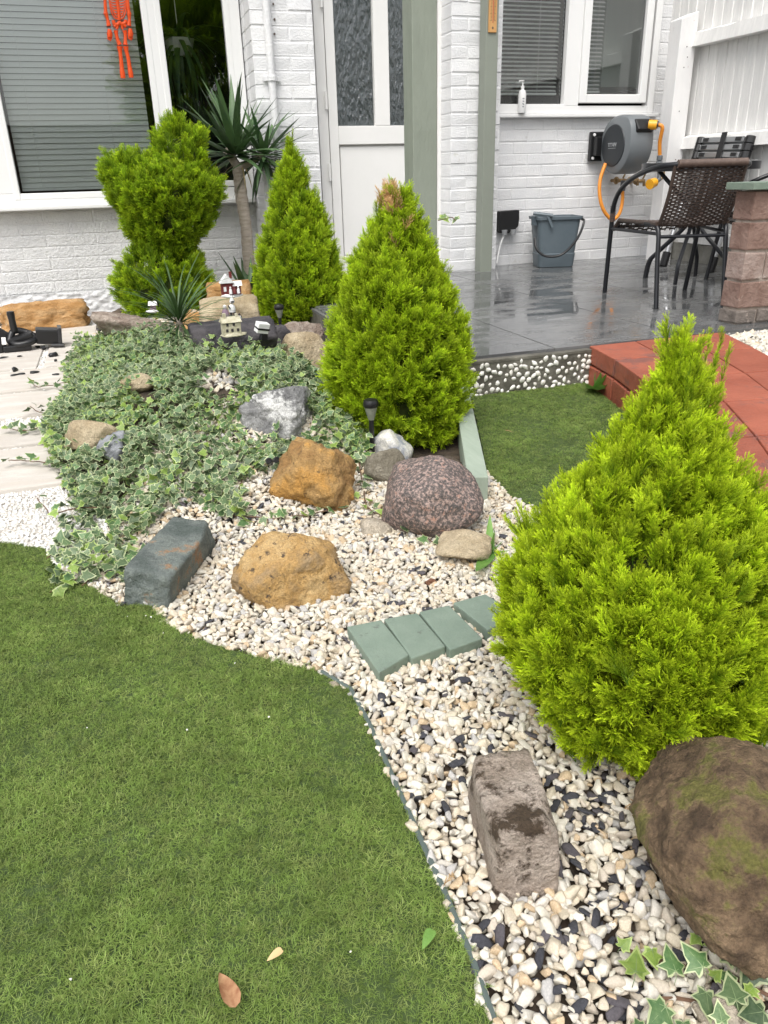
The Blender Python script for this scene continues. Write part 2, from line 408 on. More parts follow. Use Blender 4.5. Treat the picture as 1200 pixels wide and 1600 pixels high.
def turf(name, poly, r, sc=1.0):
    pts = dart(poly, r, 2.0); n = len(pts)
    z = [(x, y, .006) for x, y in pts]
    rot = np.zeros((n, 3)); rot[:, 2] = np.random.uniform(0, 2*PI, n); rot[:, :2] = np.random.normal(0, .12, (n, 2))
    s_ = np.array([sc*(.8+.35*noise.noise(Vector((x*7, y*7, 2)))+random.uniform(-.1, .2)) for x, y in pts])
    return tag(scatter(name, z, rot, s_, np.random.randint(0, 6, n), TUFTS), 'dense short green artificial turf', 'grass', kind='stuff')
near = [p for p in LAWN]
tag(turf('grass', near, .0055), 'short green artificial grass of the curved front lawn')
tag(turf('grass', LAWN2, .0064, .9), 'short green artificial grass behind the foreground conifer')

# torn edging strip of the front lawn
b = MB(); pl = [Vector((x+.003, y-.003, .010)) for x, y in LAWN_EDGE[10:]]
b.tube(pl, .0035, 5); structure(b.build('lawn_edging', M('grey_green_backing', (.10, .13, .12), rough=.9)))

# ================================================================ gravel
def pebble(seed, mat, flat=.72, slate=False):
    if slate: return rock_mesh('slate_chip', (.5, .24, .075), mat, seed, planes=9, sub=2, rough=.05, p=22, boxy=1, hmin=.6)
    rnd = random.Random(seed*7+1)
    return rock_mesh('pebble', (.5, .5*rnd.uniform(.62, .85), .5*rnd.uniform(.5, .75)), mat, seed, planes=10, sub=3, rough=.045, p=26, hmin=.66)
def pm(n, c, c2, bump=.25): return M(n, c, c2, scale=9, rough=.62, bump=bump, bscale=30, rnd=.10, coord='obj')
peb_cols = [((.53, .46, .35), (.67, .60, .47)), ((.61, .565, .47), (.71, .675, .58)), ((.49, .43, .35), (.61, .54, .44)), ((.56, .52, .45), (.67, .635, .565)), ((.46, .34, .21), (.62, .49, .33)), ((.37, .36, .35), (.53, .51, .48))]
PEB = []
for i, (c, c2) in enumerate(peb_cols):
    mt = pm('pebble_%s' % 'cream ivory sand rose ochre grey'.split()[i], c, c2)
    for k in range(3): PEB.append(pebble(i*3+k+1, mt))
m_slate = pm('dark_slate', (.035, .037, .045), (.07, .07, .085), .5)
m_slate2 = pm('purple_slate', (.075, .065, .075), (.12, .11, .12), .5)
NP = len(PEB)
for k in range(3): PEB.append(pebble(40+k, m_slate if k < 2 else m_slate2, slate=True))
def gravel(name, poly, r, size, slate=0.05, layers=2, z0=None, extra=None, slate_fn=None, wts=None, zfun=None, variants=None):
    P, Rr, S, I = [], [], [], []
    wts = wts or [6, 7, 4, 4, 1.6, 1.6]; wp = np.repeat(np.array(wts, float), 3); wp /= wp.sum()
    for l in range(layers):
        for x, y in dart(poly, r*(1 if l else 1.06), 2.6, extra):
            s_ = size*random.uniform(.62, 1.2)*(1.12 if random.random() < .08 else 1)
            zz = (zfun or H)(x, y)+(-.001 if l == 0 else size*.36)+random.uniform(0, size*.12)
            sl = slate_fn(x, y) if slate_fn else slate
            if random.random() < sl:
                I.append(NP+random.randrange(3)); Rr.append((random.gauss(0, .35), random.gauss(0, .35), random.uniform(0, 6.3))); s_ *= random.uniform(1.0, 1.5); zz += size*.08
            else:
                I.append(int(np.random.choice(NP, p=wp))); Rr.append((random.gauss(0, .5), random.gauss(0, .5), random.uniform(0, 6.3)))
            P.append((x, y, zz)); S.append((s_*random.uniform(.85, 1.25), s_, s_*random.uniform(.8, 1.1)))
    return scatter(name, P, Rr, S, I, variants or PEB)
BED = LAWN_EDGE[3:] + [(.28, .30), (.95, .2), (1.3, .4)] + [tuple(p) for p in reversed(LAWN2[1:10])] + [(.78, 1.95), (.62, 2.15), (.35, 2.25), (.0, 2.1), (-.15, 1.7)]
sc1, sc2 = G(900, 1260), G(960, 1450)
def slf(x, y):
    d1 = math.hypot(x-sc1.x, y-sc1.y); d2 = math.hypot(x-sc2.x, y-sc2.y)
    return .012+.24*math.exp(-(d1/.075)**2)+.10*math.exp(-(d2/.11)**2)+(.05 if y < 1.0 else 0)+(.05 if noise.noise(Vector((x*5, y*5, 4))) > .2 else 0)
g_ = gravel('gravel', BED, .0102, .0187, layers=2, slate_fn=slf)
g2_ = gravel('gravel', BED, .0105, .0105, layers=1, slate=.05, zfun=lambda x, y: H(x, y)+.0085); tag(g2_, 'fine pale grit and small chips lying between the larger gravel', 'gravel', kind='stuff')
tag(g_, 'cream and white angular gravel mixed with dark slate chips in the bed', 'gravel', kind='stuff')

# white chippings, left
m_white_peb = [pm('chipping_white', (.74, .73, .71), (.82, .82, .80), .1), pm('chipping_cream', (.70, .66, .60), (.78, .75, .70), .1)]
WP = [pebble(60+k, m_white_peb[k % 2 if k < 4 else 0]) for k in range(6)]
def chips(name, poly, r, size, z, layers=1, mix=6):
    P, Rr, S, I = [], [], [], []
    for l in range(layers):
        for x, y in dart(poly, r, 2.6):
            s_ = size*random.uniform(.6, 1.25); P.append((x, y, z+(l*size*.3))); S.append((s_*1.1, s_, s_)); I.append(random.randrange(mix))
            Rr.append((random.gauss(0, .6), random.gauss(0, .6), random.uniform(0, 6.3)))
    return scatter(name, P, Rr, S, I, WP)
CH = [(-1.1, 1.72)] + [(p[0], p[1]) for p in LAWN_EDGE[0:5]] + [(-.08, 1.62), (-.12, 1.9), (-.18, 2.17), (-1.1, 2.17)]
structure(MB().prism(CH, -.01, .006).build('chipping_bed', m_white_base))
tag(chips('chippings', CH, .0075, .0105, .009, 1), 'small bright white chippings beside the stone path', 'gravel', kind='stuff')

# sandstone path on the left, slab by slab
path = structure(MB().prism([(-1.3, 2.15), (-.16, 2.15), (-.16, 5.0), (-1.3, 5.0)], -.02, .004).build('path', m_white_base))
rows = [(2.165, 2.535), (2.565, 2.80), (2.93, 3.295), (3.325, 3.72), (3.76, 4.28), (4.31, 4.80)]
k = 0
for i, (y0, y1) in enumerate(rows):
    splits = [(-1.25, -.17)] if i != 4 and i != 5 else ([(-1.25, -.40), (-.372, -.15)] if i == 4 else [(-1.25, -.63), (-.61, -.15)])
    for x0, x1 in splits:
        b = MB(); nn = 9
        P = []
        for t in range(nn): P.append((x0+(x1-x0)*t/(nn-1), y0+.006*noise.noise(Vector((t*.7, i, 1)))+.03*((x0+(x1-x0)*t/(nn-1))+.17)*-.1))
        for t in range(nn): P.append((x1-(x1-x0)*t/(nn-1), y1+.006*noise.noise(Vector((t*.7, i, 5)))+.003))
        b.prism(P, .0, .024+.002*(i % 2)); b.build('slab', m_slab, path, bevel=.004)
if True:
    P = []
    for a, c in ((2.80, 2.93), (2.535, 2.565), (3.295, 3.325), (3.72, 3.76), (4.28, 4.31)):
        P.append([(-1.25, a-.006), (-.15, a-.006), (-.15, c+.006), (-1.25, c+.006)])
    P.append([(-.405, 3.76), (-.36, 3.76), (-.36, 4.28), (-.405, 4.28)])
    P.append([(-.9, 4.80), (.1, 4.80), (.15, 4.95), (-.2, 5.1), (-.9, 5.1)])
    for q in P: tag(chips('chippings', q, .0085, .012, .014), 'thin line of white chippings in a joint of the stone path' if q is not P[-1] else 'white chippings between the stone path and the house wall', 'gravel', kind='stuff')

# ================================================================ patio, retaining wall, red steps
structure(MB().prism([(.95, 2.6), (3.95, 2.6), (3.95, 5.32), (1.2, 5.32), (.95, 5.1)], -.02, .128).build('patio_base', m_conc))
patio = structure(MB().prism([(.95, 2.598), (3.95, 2.598), (3.95, 5.33), (.95, 5.33)], .1285, .141).build('patio', M('dark_grout', (.10, .10, .10), (.16, .16, .155), scale=20, rough=.7)))
xj = [.965, 1.55, 2.135, 2.72, 3.305, 3.93]; yj = [2.596, 3.52, 4.41, 5.32]
for i in range(5):
    for j in range(3):
        x0, x1, y0, y1 = xj[i]+.0022, xj[i+1]-.0022, yj[j]+.0022, yj[j+1]-.0022
        MB().box(((x0+x1)/2, (y0+y1)/2, .1455), (x1-x0, y1-y0, .0095)).build('tile', m_tile, patio, bevel=.0012)
rw = structure(MB().prism([(.95, 2.568), (1.70, 2.568), (1.70, 2.5985), (.95, 2.5985)], -.02, .126).build('retaining_wall', m_conc))
m_wpeb = M('embedded_white_pebble', (.66, .63, .57), (.84, .83, .80), scale=14, rough=.5, rnd=.08)
wp_me = [rock_mesh('pebble', (.5, .22, .42), m_wpeb, 80+k, planes=8, sub=2, rough=.05, p=9) for k in range(4)]
for x, z in dart([(1.02, .004), (1.69, .004), (1.69, .122), (1.02, .122)], .0195, 5, lambda x, z: noise.noise(Vector((x*16, 0, z*22))) > -.42 or z < .035):
    s_ = random.uniform(.015, .027)
    link('pebble', random.choice(wp_me), rw, (x, 2.568, z), (random.uniform(-.2, .2), random.uniform(0, 6.3), random.uniform(-.2, .2)), (s_*1.15, s_, s_))
MB().box((1.325, 2.582, .1325), (.74, .032, .012)).build('capping', m_conc, rw, bevel=.002)

RL = [(1.70, 2.594), (1.652, 2.35), (1.565, 2.06), (1.45, 1.78), (1.31, 1.50), (1.15, 1.22), (.99, .96)]
RRt = [(2.325, 2.594), (2.215, 2.29), (2.09, 1.98), (1.945, 1.69), (1.78, 1.40), (1.6, 1.12), (1.41, .86)]
red = structure(MB().prism([(x+.012, y-.002) for x, y in RL]+[(x-.012, y-.002) for x, y in reversed(RRt)], -.02, .142).build('red_path', m_red))
for i in range(6):
    for c in range(3):
        off = 0
        def pt(t, cc):
            a, b_ = Vector(RL[i]).lerp(Vector(RL[i+1]), t), Vector(RRt[i]).lerp(Vector(RRt[i+1]), t); return a.lerp(b_, cc)
        e = .012; t0, t1 = .012, .988; c0, c1 = (c+e)/3, (c+1-e)/3
        if c == 0: c0 = 0
        if c == 2: c1 = 1
        q = [pt(t0, c0), pt(t0, c1), pt(t1, c1), pt(t1, c0)]
        q.reverse()
        MB().prism([(v.x, v.y) for v in q], .082, .1475+random.uniform(-.0015, .0015)).build('paver', m_red, red, bevel=.004)
    for k in range(2):     # the lower course of bricks under the edge
        a = Vector(RL[i]).lerp(Vector(RL[i+1]), k/2+.02); b_ = Vector(RL[i]).lerp(Vector(RL[i+1]), k/2+.48)
        d = (b_-a); nrm = Vector((-d.y, d.x)).normalized()*-1; w_ = .08
        if nrm.x < 0: nrm = -nrm
        q = [a-nrm*.004, b_-nrm*.004, b_+nrm*w_, a+nrm*w_]
        MB().prism([(v.x, v.y) for v in q], -.01, .074).build('brick', m_red, red, bevel=.004)

# gravel strip by the pillar
GP = [(2.335, 2.60), (2.225, 2.29), (2.10, 1.98), (1.96, 1.69), (1.8, 1.40), (2.6, 1.4), (3.6, 1.9), (3.9, 2.60)]
structure(MB().prism(GP, -.02, .118).build('side_bed', m_soil))
tag(gravel('gravel', [p for p in GP if p[1] > 1.6], .0145, .027, layers=2, slate=.04, zfun=lambda x, y: .122, wts=[2, 8, 1, 4, .5, 1]), 'white cobble gravel between the red steps and the brick pillar', 'gravel', kind='stuff')

# ================================================================ house
house = thing('house', 'white painted brick house with white windows and a white back door', 'house', (1.2, 5.3, 0))
b = MB()
BR = []
def brick_me(name, w, d, h, mat, seed):
    rnd = random.Random(seed); b = MB(); b.box((0, 0, 0), (w, d, h)); me = b.mesh(name, mat, bevel=.007, bseg=3)
    for v in me.vertices: v.co += Vector((rnd.uniform(-1, 1), rnd.uniform(-1, 1), rnd.uniform(-1, 1)))*.0012
    return me
BR = [brick_me('brick', .218, .1, .068, m_paint, i) for i in range(3)]
BRr = [brick_me('brick', .218, .1, .068, m_paint_rough, i+5) for i in range(3)]
def brickwork(parent, x0, x1, z0, z1, yf, depth=.1, set_=BR, L=.225, hgt=.075, ret=None, first=0, cutend=True):
    """courses of single bricks whose faces stand at y = yf"""
    o = ORG[parent.name]; nc = int(round((z1-z0)/hgt)); cnt = 0
    for c in range(nc):
        z = z0+hgt*(c+.5); x = x0-(L/2 if (c+first) % 2 else 0)
        while x < x1-.01:
            a, b_ = max(x, x0), min(x+L, x1)
            if b_-a > .03:
                me = random.choice(set_); w = (b_-a-.005)
                dd = depth
                link('brick', me, parent, ((a+b_)/2-o[0], yf+.003+dd/2-o[1]+random.uniform(-.001, .001), z-o[2]), (0, random.uniform(-.004, .004), random.uniform(-.004, .004)), (w/.218, dd/.1, (hgt-.005)/.068)); cnt += 1
            x += L
    return cnt
def wall(name, boxes, mat=m_paint, parent=house):
    b = MB()
    for x0, x1, y0, y1, z0, z1 in boxes: b.box(((x0+x1)/2, (y0+y1)/2, (z0+z1)/2), (x1-x0, y1-y0, z1-z0))
    return b.build(name, mat, parent)
YR, YL, YP = 5.30, 5.45, 5.10
X_P1L = W(403, 200, YP).x + .002; X_P1R = W(492, 120, YP).x + .005
X_P2L = W(703, 200, YP).x + .004; X_P2R = W(779, 200, YP).x + .01
SILL_R = W(900, 182, YR-.05).z; SILL_L = W(80, 327, YL-.06).z
X_WR0, X_WR1 = X_P2R, W(1022, 100, YR).x
TOPZ = 2.62
# right: below the sill, right of the window; window hole between
w_r = wall('wall', [(X_P2R-.05, 4.1, YR+.006, YR+.1, .10, SILL_R), (X_WR1, 4.1, YR+.006, YR+.1, SILL_R, TOPZ), (X_P2R-.05, X_WR1, YR+.006, YR+.1, 2.15, TOPZ)])
brickwork(w_r, X_P2R-.02, 3.93, .155-.01, .145+.075*round((SILL_R-.145)/.075), YR, .06, hgt=(SILL_R-.150)/round((SILL_R-.145)/.075))
brickwork(w_r, X_WR1+.012, 3.93, SILL_R+.01, SILL_R+.01+.075*10, YR, .06)
w_p2 = wall('wall', [(X_P2L+.006, X_P2R, YP+.006, YR+.1, .10, TOPZ)])
brickwork(w_p2, X_P2L, X_P2R+.003, .15, .15+.075*22, YP, .19, L=.225)
w_p1 = wall('wall', [(X_P1L+.006, X_P1R, YP+.006, YL+.1, -.02, TOPZ)])
brickwork(w_p1, X_P1L, X_P1R, .0, .075*24, YP, .19)
brickwork(w_p1, X_P1L, X_P1L+.12, .0, .075*24, YP+.195, .15)
w_l = wall('wall', [(-2.4, X_P1L+.02, YL+.006, YL+.1, -.02, SILL_L), (-2.4, X_P1L+.02, YL+.006, YL+.1, 2.15, TOPZ)], m_paint_rough)
z_b = .145
brickwork(w_l, -1.25, X_P1L, z_b, z_b+.075*round((SILL_L-z_b)/.075), YL, .06, BRr, L=.225*1.3, hgt=(SILL_L-.012-z_b)/round((SILL_L-z_b)/.075))
# rough stone-dash plinth under the brickwork
b = MB(); nxx, nzz = 220, 24
vs = []
for j in range(nzz+1):
    for i in range(nxx+1):
        x = -1.25+(X_P1L+1.25)*i/nxx; z = -.02+(z_b+.018)*j/nzz
        q = Vector((x*30, z*42, 3)); dd = noise.voronoi(q, distance_metric='DISTANCE')[0]
        vs.append((x, YL-.020-.016*max(0, .75-dd[0])-.006*noise.noise(q*.3), z))
fs = [(j*(nxx+1)+i, j*(nxx+1)+i+1, (j+1)*(nxx+1)+i+1, (j+1)*(nxx+1)+i) for j in range(nzz) for i in range(nxx)]
b.add(vs, fs).build('plinth', m_paint, house, smooth='all')
# upper storey band over the door, and roomy dark interior behind the glass
wall('wall', [(X_P1R, X_P2L, YR+.02, YR+.12, 2.2, TOPZ)])
b = MB()
def room(x0, x1, y0, y1, z0, z1):
    v = [(x0, y0, z0), (x1, y0, z0), (x1, y1, z0), (x0, y1, z0), (x0, y0, z1), (x1, y0, z1), (x1, y1, z1), (x0, y1, z1)]
    b.add(v, [(0, 1, 2, 3), (7, 6, 5, 4), (2, 6, 7, 3), (0, 4, 5, 1), (1, 5, 6, 2), (3, 7, 4, 0)][0:3]+[(1, 5, 6, 2), (3, 7, 4, 0)])
room(-2.4, 1.25, YL+.101, 8, -.05, 2.62); room(1.26, 2.3, YR+.105, 7, .1, 2.6); room(2.31, 4.15, YR+.101, 8, .1, 2.62)
b.build('interior', m_dark, house)
MB().box((.85, 6.9, 2.66), (6.6, 3.9, .06)).build('ceiling', m_dark, house)

m_glass = glassmat('window_glass'); 
m_glass_obs = glassmat('obscured_glass', (.34, .41, .43), bump=1.0, rough=.10, base=.10)
def frame(b, x0, x1, z0, z1, w, yc, d):
    wl = w if isinstance(w, tuple) else (w, w, w, w)   # left right bottom top
    b.box((x0+wl[0]/2, yc, (z0+z1)/2), (wl[0], d, z1-z0)); b.box((x1-wl[1]/2, yc, (z0+z1)/2), (wl[1], d, z1-z0))
    b.box(((x0+wl[0]+x1-wl[1])/2, yc+.0004, z0+wl[2]/2), (x1-x0-wl[0]-wl[1], d-.001, wl[2])); b.box(((x0+wl[0]+x1-wl[1])/2, yc+.0004, z1-wl[3]/2), (x1-x0-wl[0]-wl[1], d-.001, wl[3]))
m_slat_l = M('grey_blind_slat', (.86, .88, .86), (.90, .92, .90), scale=3, rough=.5)
m_slat_r = M('white_blind_slat', (.85, .86, .85), rough=.4)
def blind(x0, x1, z0, z1, y, pitch, w, tilt, mat, label=None):
    par = MB().box(((x0+x1)/2, y, z1+.015), (x1-x0, .03, .03)).build('blind', mat, house)
    if label: par['label'] = label
    s = MB().box((0, 0, 0), (x1-x0, w, .0018)).mesh('slat', mat); n = int((z1-z0)/pitch); o = ORG[par.name]
    for i in range(n): link('slat', s, par, ((x0+x1)/2-o[0], y-o[1], z0+pitch*(i+.5)-o[2]), (tilt, 0, 0))
    MB().box(((x0+x1)/2, y, z0-.008), (x1-x0, .026, .014)).build('bottom_rail', mat, par)
    cb = MB()
    for t in (.15, .72): cb.tube([(x0+(x1-x0)*t, y-.012, z0), (x0+(x1-x0)*t, y-.012, z1)], .0012, 4)
    cb.build('cord', mat, par)
    return par
# --- left window
YW = YL-.03
ZT = 2.08
x_a0 = W(32, 302, YW).x; x_a1 = W(247, 230, YW).x; x_b0 = W(272, 200, YW).x; z_a = W(90, 301, YW).z; z_b2 = W(350, 282, YW).z
win = MB(); xm0 = x_a0-.15
frame(win, -1.7, X_P1L-.004, SILL_L+.022, ZT, .07, YW, .07)
win.box(((x_a1+x_b0)/2, YW, (SILL_L+.092+ZT-.07)/2), (x_b0-x_a1-.03, .068, ZT-.07-SILL_L-.092)); win.box((x_a0-.0775, YW, (SILL_L+.092+ZT-.07)/2), (.125, .068, ZT-.07-SILL_L-.092))
wl = win.build('window', m_upvc, house, bevel=.004); wl['label'] = 'wide left window with grey blinds'
fr = MB()
def sash(x0, x1, z0, z1, y, t=.038, pane_to=None):
    f = MB(); frame(f, x0-t, x1+t, z0-t, z1+t, t, y, .05); f.build('frame', m_upvc, pane_to, bevel=.006)
    MB().box(((x0+x1)/2, y+.006, (z0+z1)/2), (x1-x0+.004, .006, z1-z0+.004)).build('pane', m_glass, pane_to)
x_b1 = X_P1L-.004-.062-.034
sash(x_a0, x_a1, z_a, ZT-.1, YW-.012, .036, wl); sash(x_b0, x_b1, z_b2, ZT-.1, YW-.012, .036, wl); sash(-1.55, x_a0-.155, z_a, ZT-.1, YW-.012, .036, wl)
MB().box(((-1.7+X_P1L)/2-.005, YW-.035, SILL_L+.010), (X_P1L+1.7-.012, .07, .024)).build('sill', m_upvc, wl, bevel=.006)
blind(x_a0+.01, x_a1-.035, z_a+.028, ZT-.1, YL+.04, .0305, .033, R(62), m_slat_l, 'nearly closed grey blind')
blind(-1.5, x_a0-.17, z_a+.028, ZT-.1, YL+.04, .0305, .033, R(62), m_slat_l)
# --- right window
YW2 = YR-.01
xr0 = X_P2R+.0; z_r = W(820, 163, YW2).z; z_r2 = W(950, 148, YW2).z
x_m = W(890, 150, YW2).x; x_m2 = W(896, 100, YW2).x
xA1 = W(877, 140, YW2).x; xB0 = W(913, 130, YW2).x; xB1 = W(994, 148, YW2).x
win = MB(); frame(win, xr0-.05, X_WR1, SILL_R+.022, 2.08, (.05, .05, .045, .05), YW2, .06)
win.box(((xA1+.026+xB0-.056)/2, YW2, (SILL_R+.067+2.03)/2), (xB0-.056-xA1-.026, .058, 2.03-SILL_R-.067))
wr = win.build('window', m_upvc, house, bevel=.004); wr['label'] = 'right window above the hose reel'
f = MB(); frame(f, xr0+.0, xA1+.028, z_r-.02, 2.03, .02, YW2-.004, .05); f.build('frame', m_upvc, wr, bevel=.004)
MB().box(((xr0+.02+xA1)/2, YW2+.01, (z_r+1.99)/2), (xA1-xr0-.03, .006, 1.99-z_r)).build('pane', m_glass, wr)
sash(xB0, xB1, z_r2, 1.98, YW2-.02, .055, wr)
MB().box(((xr0+X_WR1)/2+.02, YR-.012, SILL_R+.008), (X_WR1-xr0+.06, .09, .024)).build('sill', m_upvc, wr, bevel=.006)
blind(xr0+.0, xA1-.01, z_r+.075, 2.0, YR+.05, .0245, .018, R(36), m_slat_r, 'open white blind behind the left pane')
blind(xB0-.02, W(935, 100, YR).x+.05, z_r2+.03, 2.0, YR+.05, .0245, .018, R(36), m_slat_r, 'open white blind behind the casement')
# white flue and cupboard seen inside the right window
MB().box((4.0, 6.1, 1.75), (.5, .5, .8)).build('cupboard', M('pale_cupboard', (.45, .52, .47), rough=.5), house)
# --- door
YD = YR+.0
dx0 = W(494, 60, YD).x; dx1 = W(690, 60, YD).x; 
door = MB().box(((dx0+dx1)/2, YD+.012, 1.18), (dx1-dx0-.1, .02, 2.06)).build('door', m_cream, house)
door['label'] = 'white back door with two narrow obscured glass panels'
f = MB(); frame(f, dx0-.02, dx1+.02, .13, 2.25, (.062, .062, .02, .05), YD+.0, .07); f.build('frame', m_cream, door, bevel=.004)
g0, g1 = W(524, 150, YD).x, W(583, 150, YD).x; g2 = W(606, 150, YD).x; g3 = g2+(g1-g0)
zg = W(560, 197, YD).z; zp = W(560, 226, YD).z
def dbox(x0, x1, z0, z1, y, d, nm='stile', mt=m_cream, bv=.004): return MB().box(((x0+x1)/2, y, (z0+z1)/2), (x1-x0, d, z1-z0)).build(nm, mt, door, bevel=bv)
L0 = dx0+.046
dbox(L0, g0, .16, 2.2, YD-.012, .05); dbox(g3, dx1-.046, .16, 2.2, YD-.012, .05); dbox(g1, g2, zg+.0, 2.1, YD-.012, .0495)
dbox(g0+.0005, g3-.0005, zp, zg-.0005, YD-.012, .0495, 'rail'); dbox(g0+.0005, g3-.0005, .16, .28, YD-.012, .0495, 'rail'); dbox(g0+.0005, g3-.0005, 2.1, 2.2, YD-.012, .0495, 'rail')
dbox(g0+.01, g3-.01, .285, zp-.012, YD-.004, .03, 'panel')
for a, c in ((g0, g1), (g2, g3)): dbox(a, c, zg, 2.1, YD+.0015, .008, 'glass', m_glass_obs, 0)
for z in (1.21, .80, 1.75):
    MB().tube([(dx0+.03, YD-.052, z-.05), (dx0+.03, YD-.052, z+.05)], .009, 10).build('hinge', m_cream, door)
# white stuff behind obscured glass: pale curtain upstairs of the hall
# downpipe
b = MB(); xp = W(427, 150, YP-.03).x
b.tube([(xp-.005, YP-.032, 2.3), (xp, YP-.032, 1.0), (xp, YP-.032, .0)], .0215, 14)
dp = b.build('downpipe', m_paint, house, smooth=True)
b = MB(); zb = W(427, 123, YP-.03).z; b.tube([(xp, YP-.034, zb-.012), (xp, YP-.034, zb+.012)], .027, 14); b.box((xp, YP-.012, zb), (.10, .016, .02)); b.build('bracket', m_paint, dp)
b = MB()
for px, py in ((427, 6), (429, 30), (429, 53)): 
    p = W(px, py, YP-.002); b.lathe([(.006, -.004), (.005, .004)], p, 8, rot=Matrix.Rotation(PI/2, 3, 'X'))
b.build('screw', M('rusty_screw', (.12, .09, .07), rough=.6), house)

# ================================================================ rocks
def rmat(name, c, c2, c3=None, scale=9, spots=None, sscale=22, sth=.6, bump=.9, bscale=45, rough=.85, stretch=None, lo=.40, hi=.60, grain=.30):
    return M(name, c, c2, scale=scale, rough=rough, bump=bump, bdist=.02, bscale=bscale, grain=grain, spots=spots, sscale=sscale, sth=sth, col3=c3, stretch=stretch, lo=lo, hi=hi)
m_orange = rmat('ochre_sandstone', (.30, .17, .06), (.50, .27, .07), (.42, .26, .10), 8, (.085, .06, .035), 17, .615)
m_orange2 = rmat('gold_sandstone', (.34, .24, .13), (.54, .37, .17), (.46, .28, .10), 9, (.09, .065, .045), 32, .575)
m_tan = rmat('tan_sandstone', (.36, .28, .17), (.52, .43, .29), None, 12, (.20, .15, .09), 26, .64)
m_buff = rmat('buff_stone', (.38, .32, .24), (.52, .46, .37), None, 14, (.22, .18, .13), 30, .63)
m_bigorange = rmat('layered_orange_stone', (.40, .21, .07), (.55, .34, .16), (.50, .28, .11), 10, (.62, .52, .40), 7, .62, stretch=(1, 1, 2.2))
m_green = rmat('green_grey_slate', (.085, .105, .095), (.18, .205, .185), (.13, .15, .14), 11, (.30, .19, .11), 11, .585, bump=.8, bscale=35)
m_blockm = rmat('weathered_sandstone', (.33, .265, .21), (.50, .42, .355), (.41, .335, .275), 14, (.075, .05, .03), 15, .50, bump=1.0, bscale=60)
m_brown = rmat('brown_ironstone', (.08, .05, .028), (.25, .17, .10), (.16, .105, .06), 18, (.15, .14, .035), 9, .54, bump=1.0, bscale=48)
m_gran = M('pink_granite', (.085, .075, .07), (.36, .265, .23), scale=130, rough=.7, bump=.6, bscale=110, col3=(.15, .12, .11), lo=.40, hi=.60, detail=4, spots=(.42, .25, .19), sscale=70, sth=.585, grain=.22)
m_dome = rmat('grey_mottled_stone', (.17, .15, .11), (.27, .245, .19), None, 22, (.10, .085, .06), 30, .6)
m_wgrey = rmat('white_and_blue_grey_stone', (.66, .64, .58), (.30, .32, .36), (.58, .57, .54), 16, None, bump=.4)
m_lich = rmat('lichened_limestone', (.17, .17, .17), (.33, .33, .32), None, 15, (.60, .60, .58), 16, .53)
m_bluegrey = rmat('blue_grey_stone', (.20, .21, .23), (.33, .34, .36), None, 20, None)
m_char = rmat('charcoal_slate', (.035, .033, .038), (.075, .068, .072), None, 10, None, bump=.8, bscale=25)
m_pinkgrey = rmat('pitted_pink_grey_stone', (.25, .19, .15), (.44, .37, .31), None, 16, (.10, .075, .06), 24, .6, bump=1.2)
m_dkbrown = rmat('dark_brown_stone', (.06, .045, .032), (.12, .09, .065), None, 16, None)
ROCKS = []
def rock(label, px, pyb, wpx, h, dep, mat, seed, rz=0, sink=.25, sub=4, cat='rock', name='rock', group=None, **kw):
    """front foot of the stone at pixel (px, pyb); real width, height and depth"""
    f = at(px, pyb); d = Vector((f.x, f.y, 0)).normalized()
    depth = CF.dot(Vector((f.x, f.y, f.z-HC))); hw = wpx/2*depth/FOC
    c = f + d*dep/2; zt = h*(1+sink)
    me = rock_mesh(name, (hw*1.08, dep/2*1.08, zt/2*1.06), mat, seed, sub=sub, **kw)
    o = link(name, me, None, (c.x, c.y, f.z+h-zt/2), (0, 0, rz-math.atan2(d.x, d.y)))
    tag(o, label, cat, group); ROCKS.append((c.x, c.y, max(hw, dep/2))); return o
def block(label, top, zt, h, mat, seed, sub=5, name='rock', tilt=(0, 0), grow=1.0, **kw):
    """an oblong stone given by the four corners of its top face (pixels at height zt)"""
    P = [G(x, y, zt) for x, y in top]; c = (P[0]+P[1]+P[2]+P[3])/4
    b_ = ((P[3]-P[0])+(P[2]-P[1]))/2; bn = b_.normalized(); ax = Vector((bn.y, -bn.x, 0)); a = ax*abs(ax.dot(((P[1]-P[0])+(P[2]-P[3]))/2))
    me = rock_mesh(name, (a.length/2*1.03*grow, b_.length/2*1.03*grow, h/2), mat, seed, sub=sub, **kw)
    o = link(name, me, None, (c.x, c.y, zt-h/2), (tilt[0], tilt[1], math.atan2(a.y, a.x))); tag(o, label, 'rock'); return o
block('flat green-grey slate block with rusty patches at the lower edge of the ivy', [(197, 883), (247, 915), (328, 818), (277, 794)], .080, .11, m_green, 3, planes=4, boxy=.5, rough=.03, p=44, hmin=.95, tilt=(-.03, .10), grow=1.0)
rock('golden ochre boulder with dark pits, in front on the gravel', 455, 957, 174, .118, .20, m_orange2, 17, .1, sub=5, planes=20, rough=.075, pits=.08, p=14, hmin=.9)
rock('rusty orange rock with a raised peak beside the ivy', 498, 810, 140, .172, .17, m_orange, 14, .3, sub=5, planes=12, rough=.12, pits=.09, p=13, hmin=.74)
rock('large rounded pink and grey granite boulder', 673, 853, 154, .165, .215, m_gran, 19, .1, sub=5, planes=14, rough=.035, p=8, hmin=.94)
rock('flat tan stone half buried under the granite boulder', 724, 896, 84, .05, .14, m_tan, 21, sub=4, planes=12, rough=.07)
rock('smooth grey-brown dome stone below the white stone', 604, 760, 66, .085, .10, m_dome, 4, sub=4, planes=6, rough=.03, p=7, hmin=.85)
rock('white and blue-grey rounded stone behind the solar light', 612, 730, 66, .09, .09, m_wgrey, 15, sub=4, planes=8, rough=.06, p=8, hmin=.8)
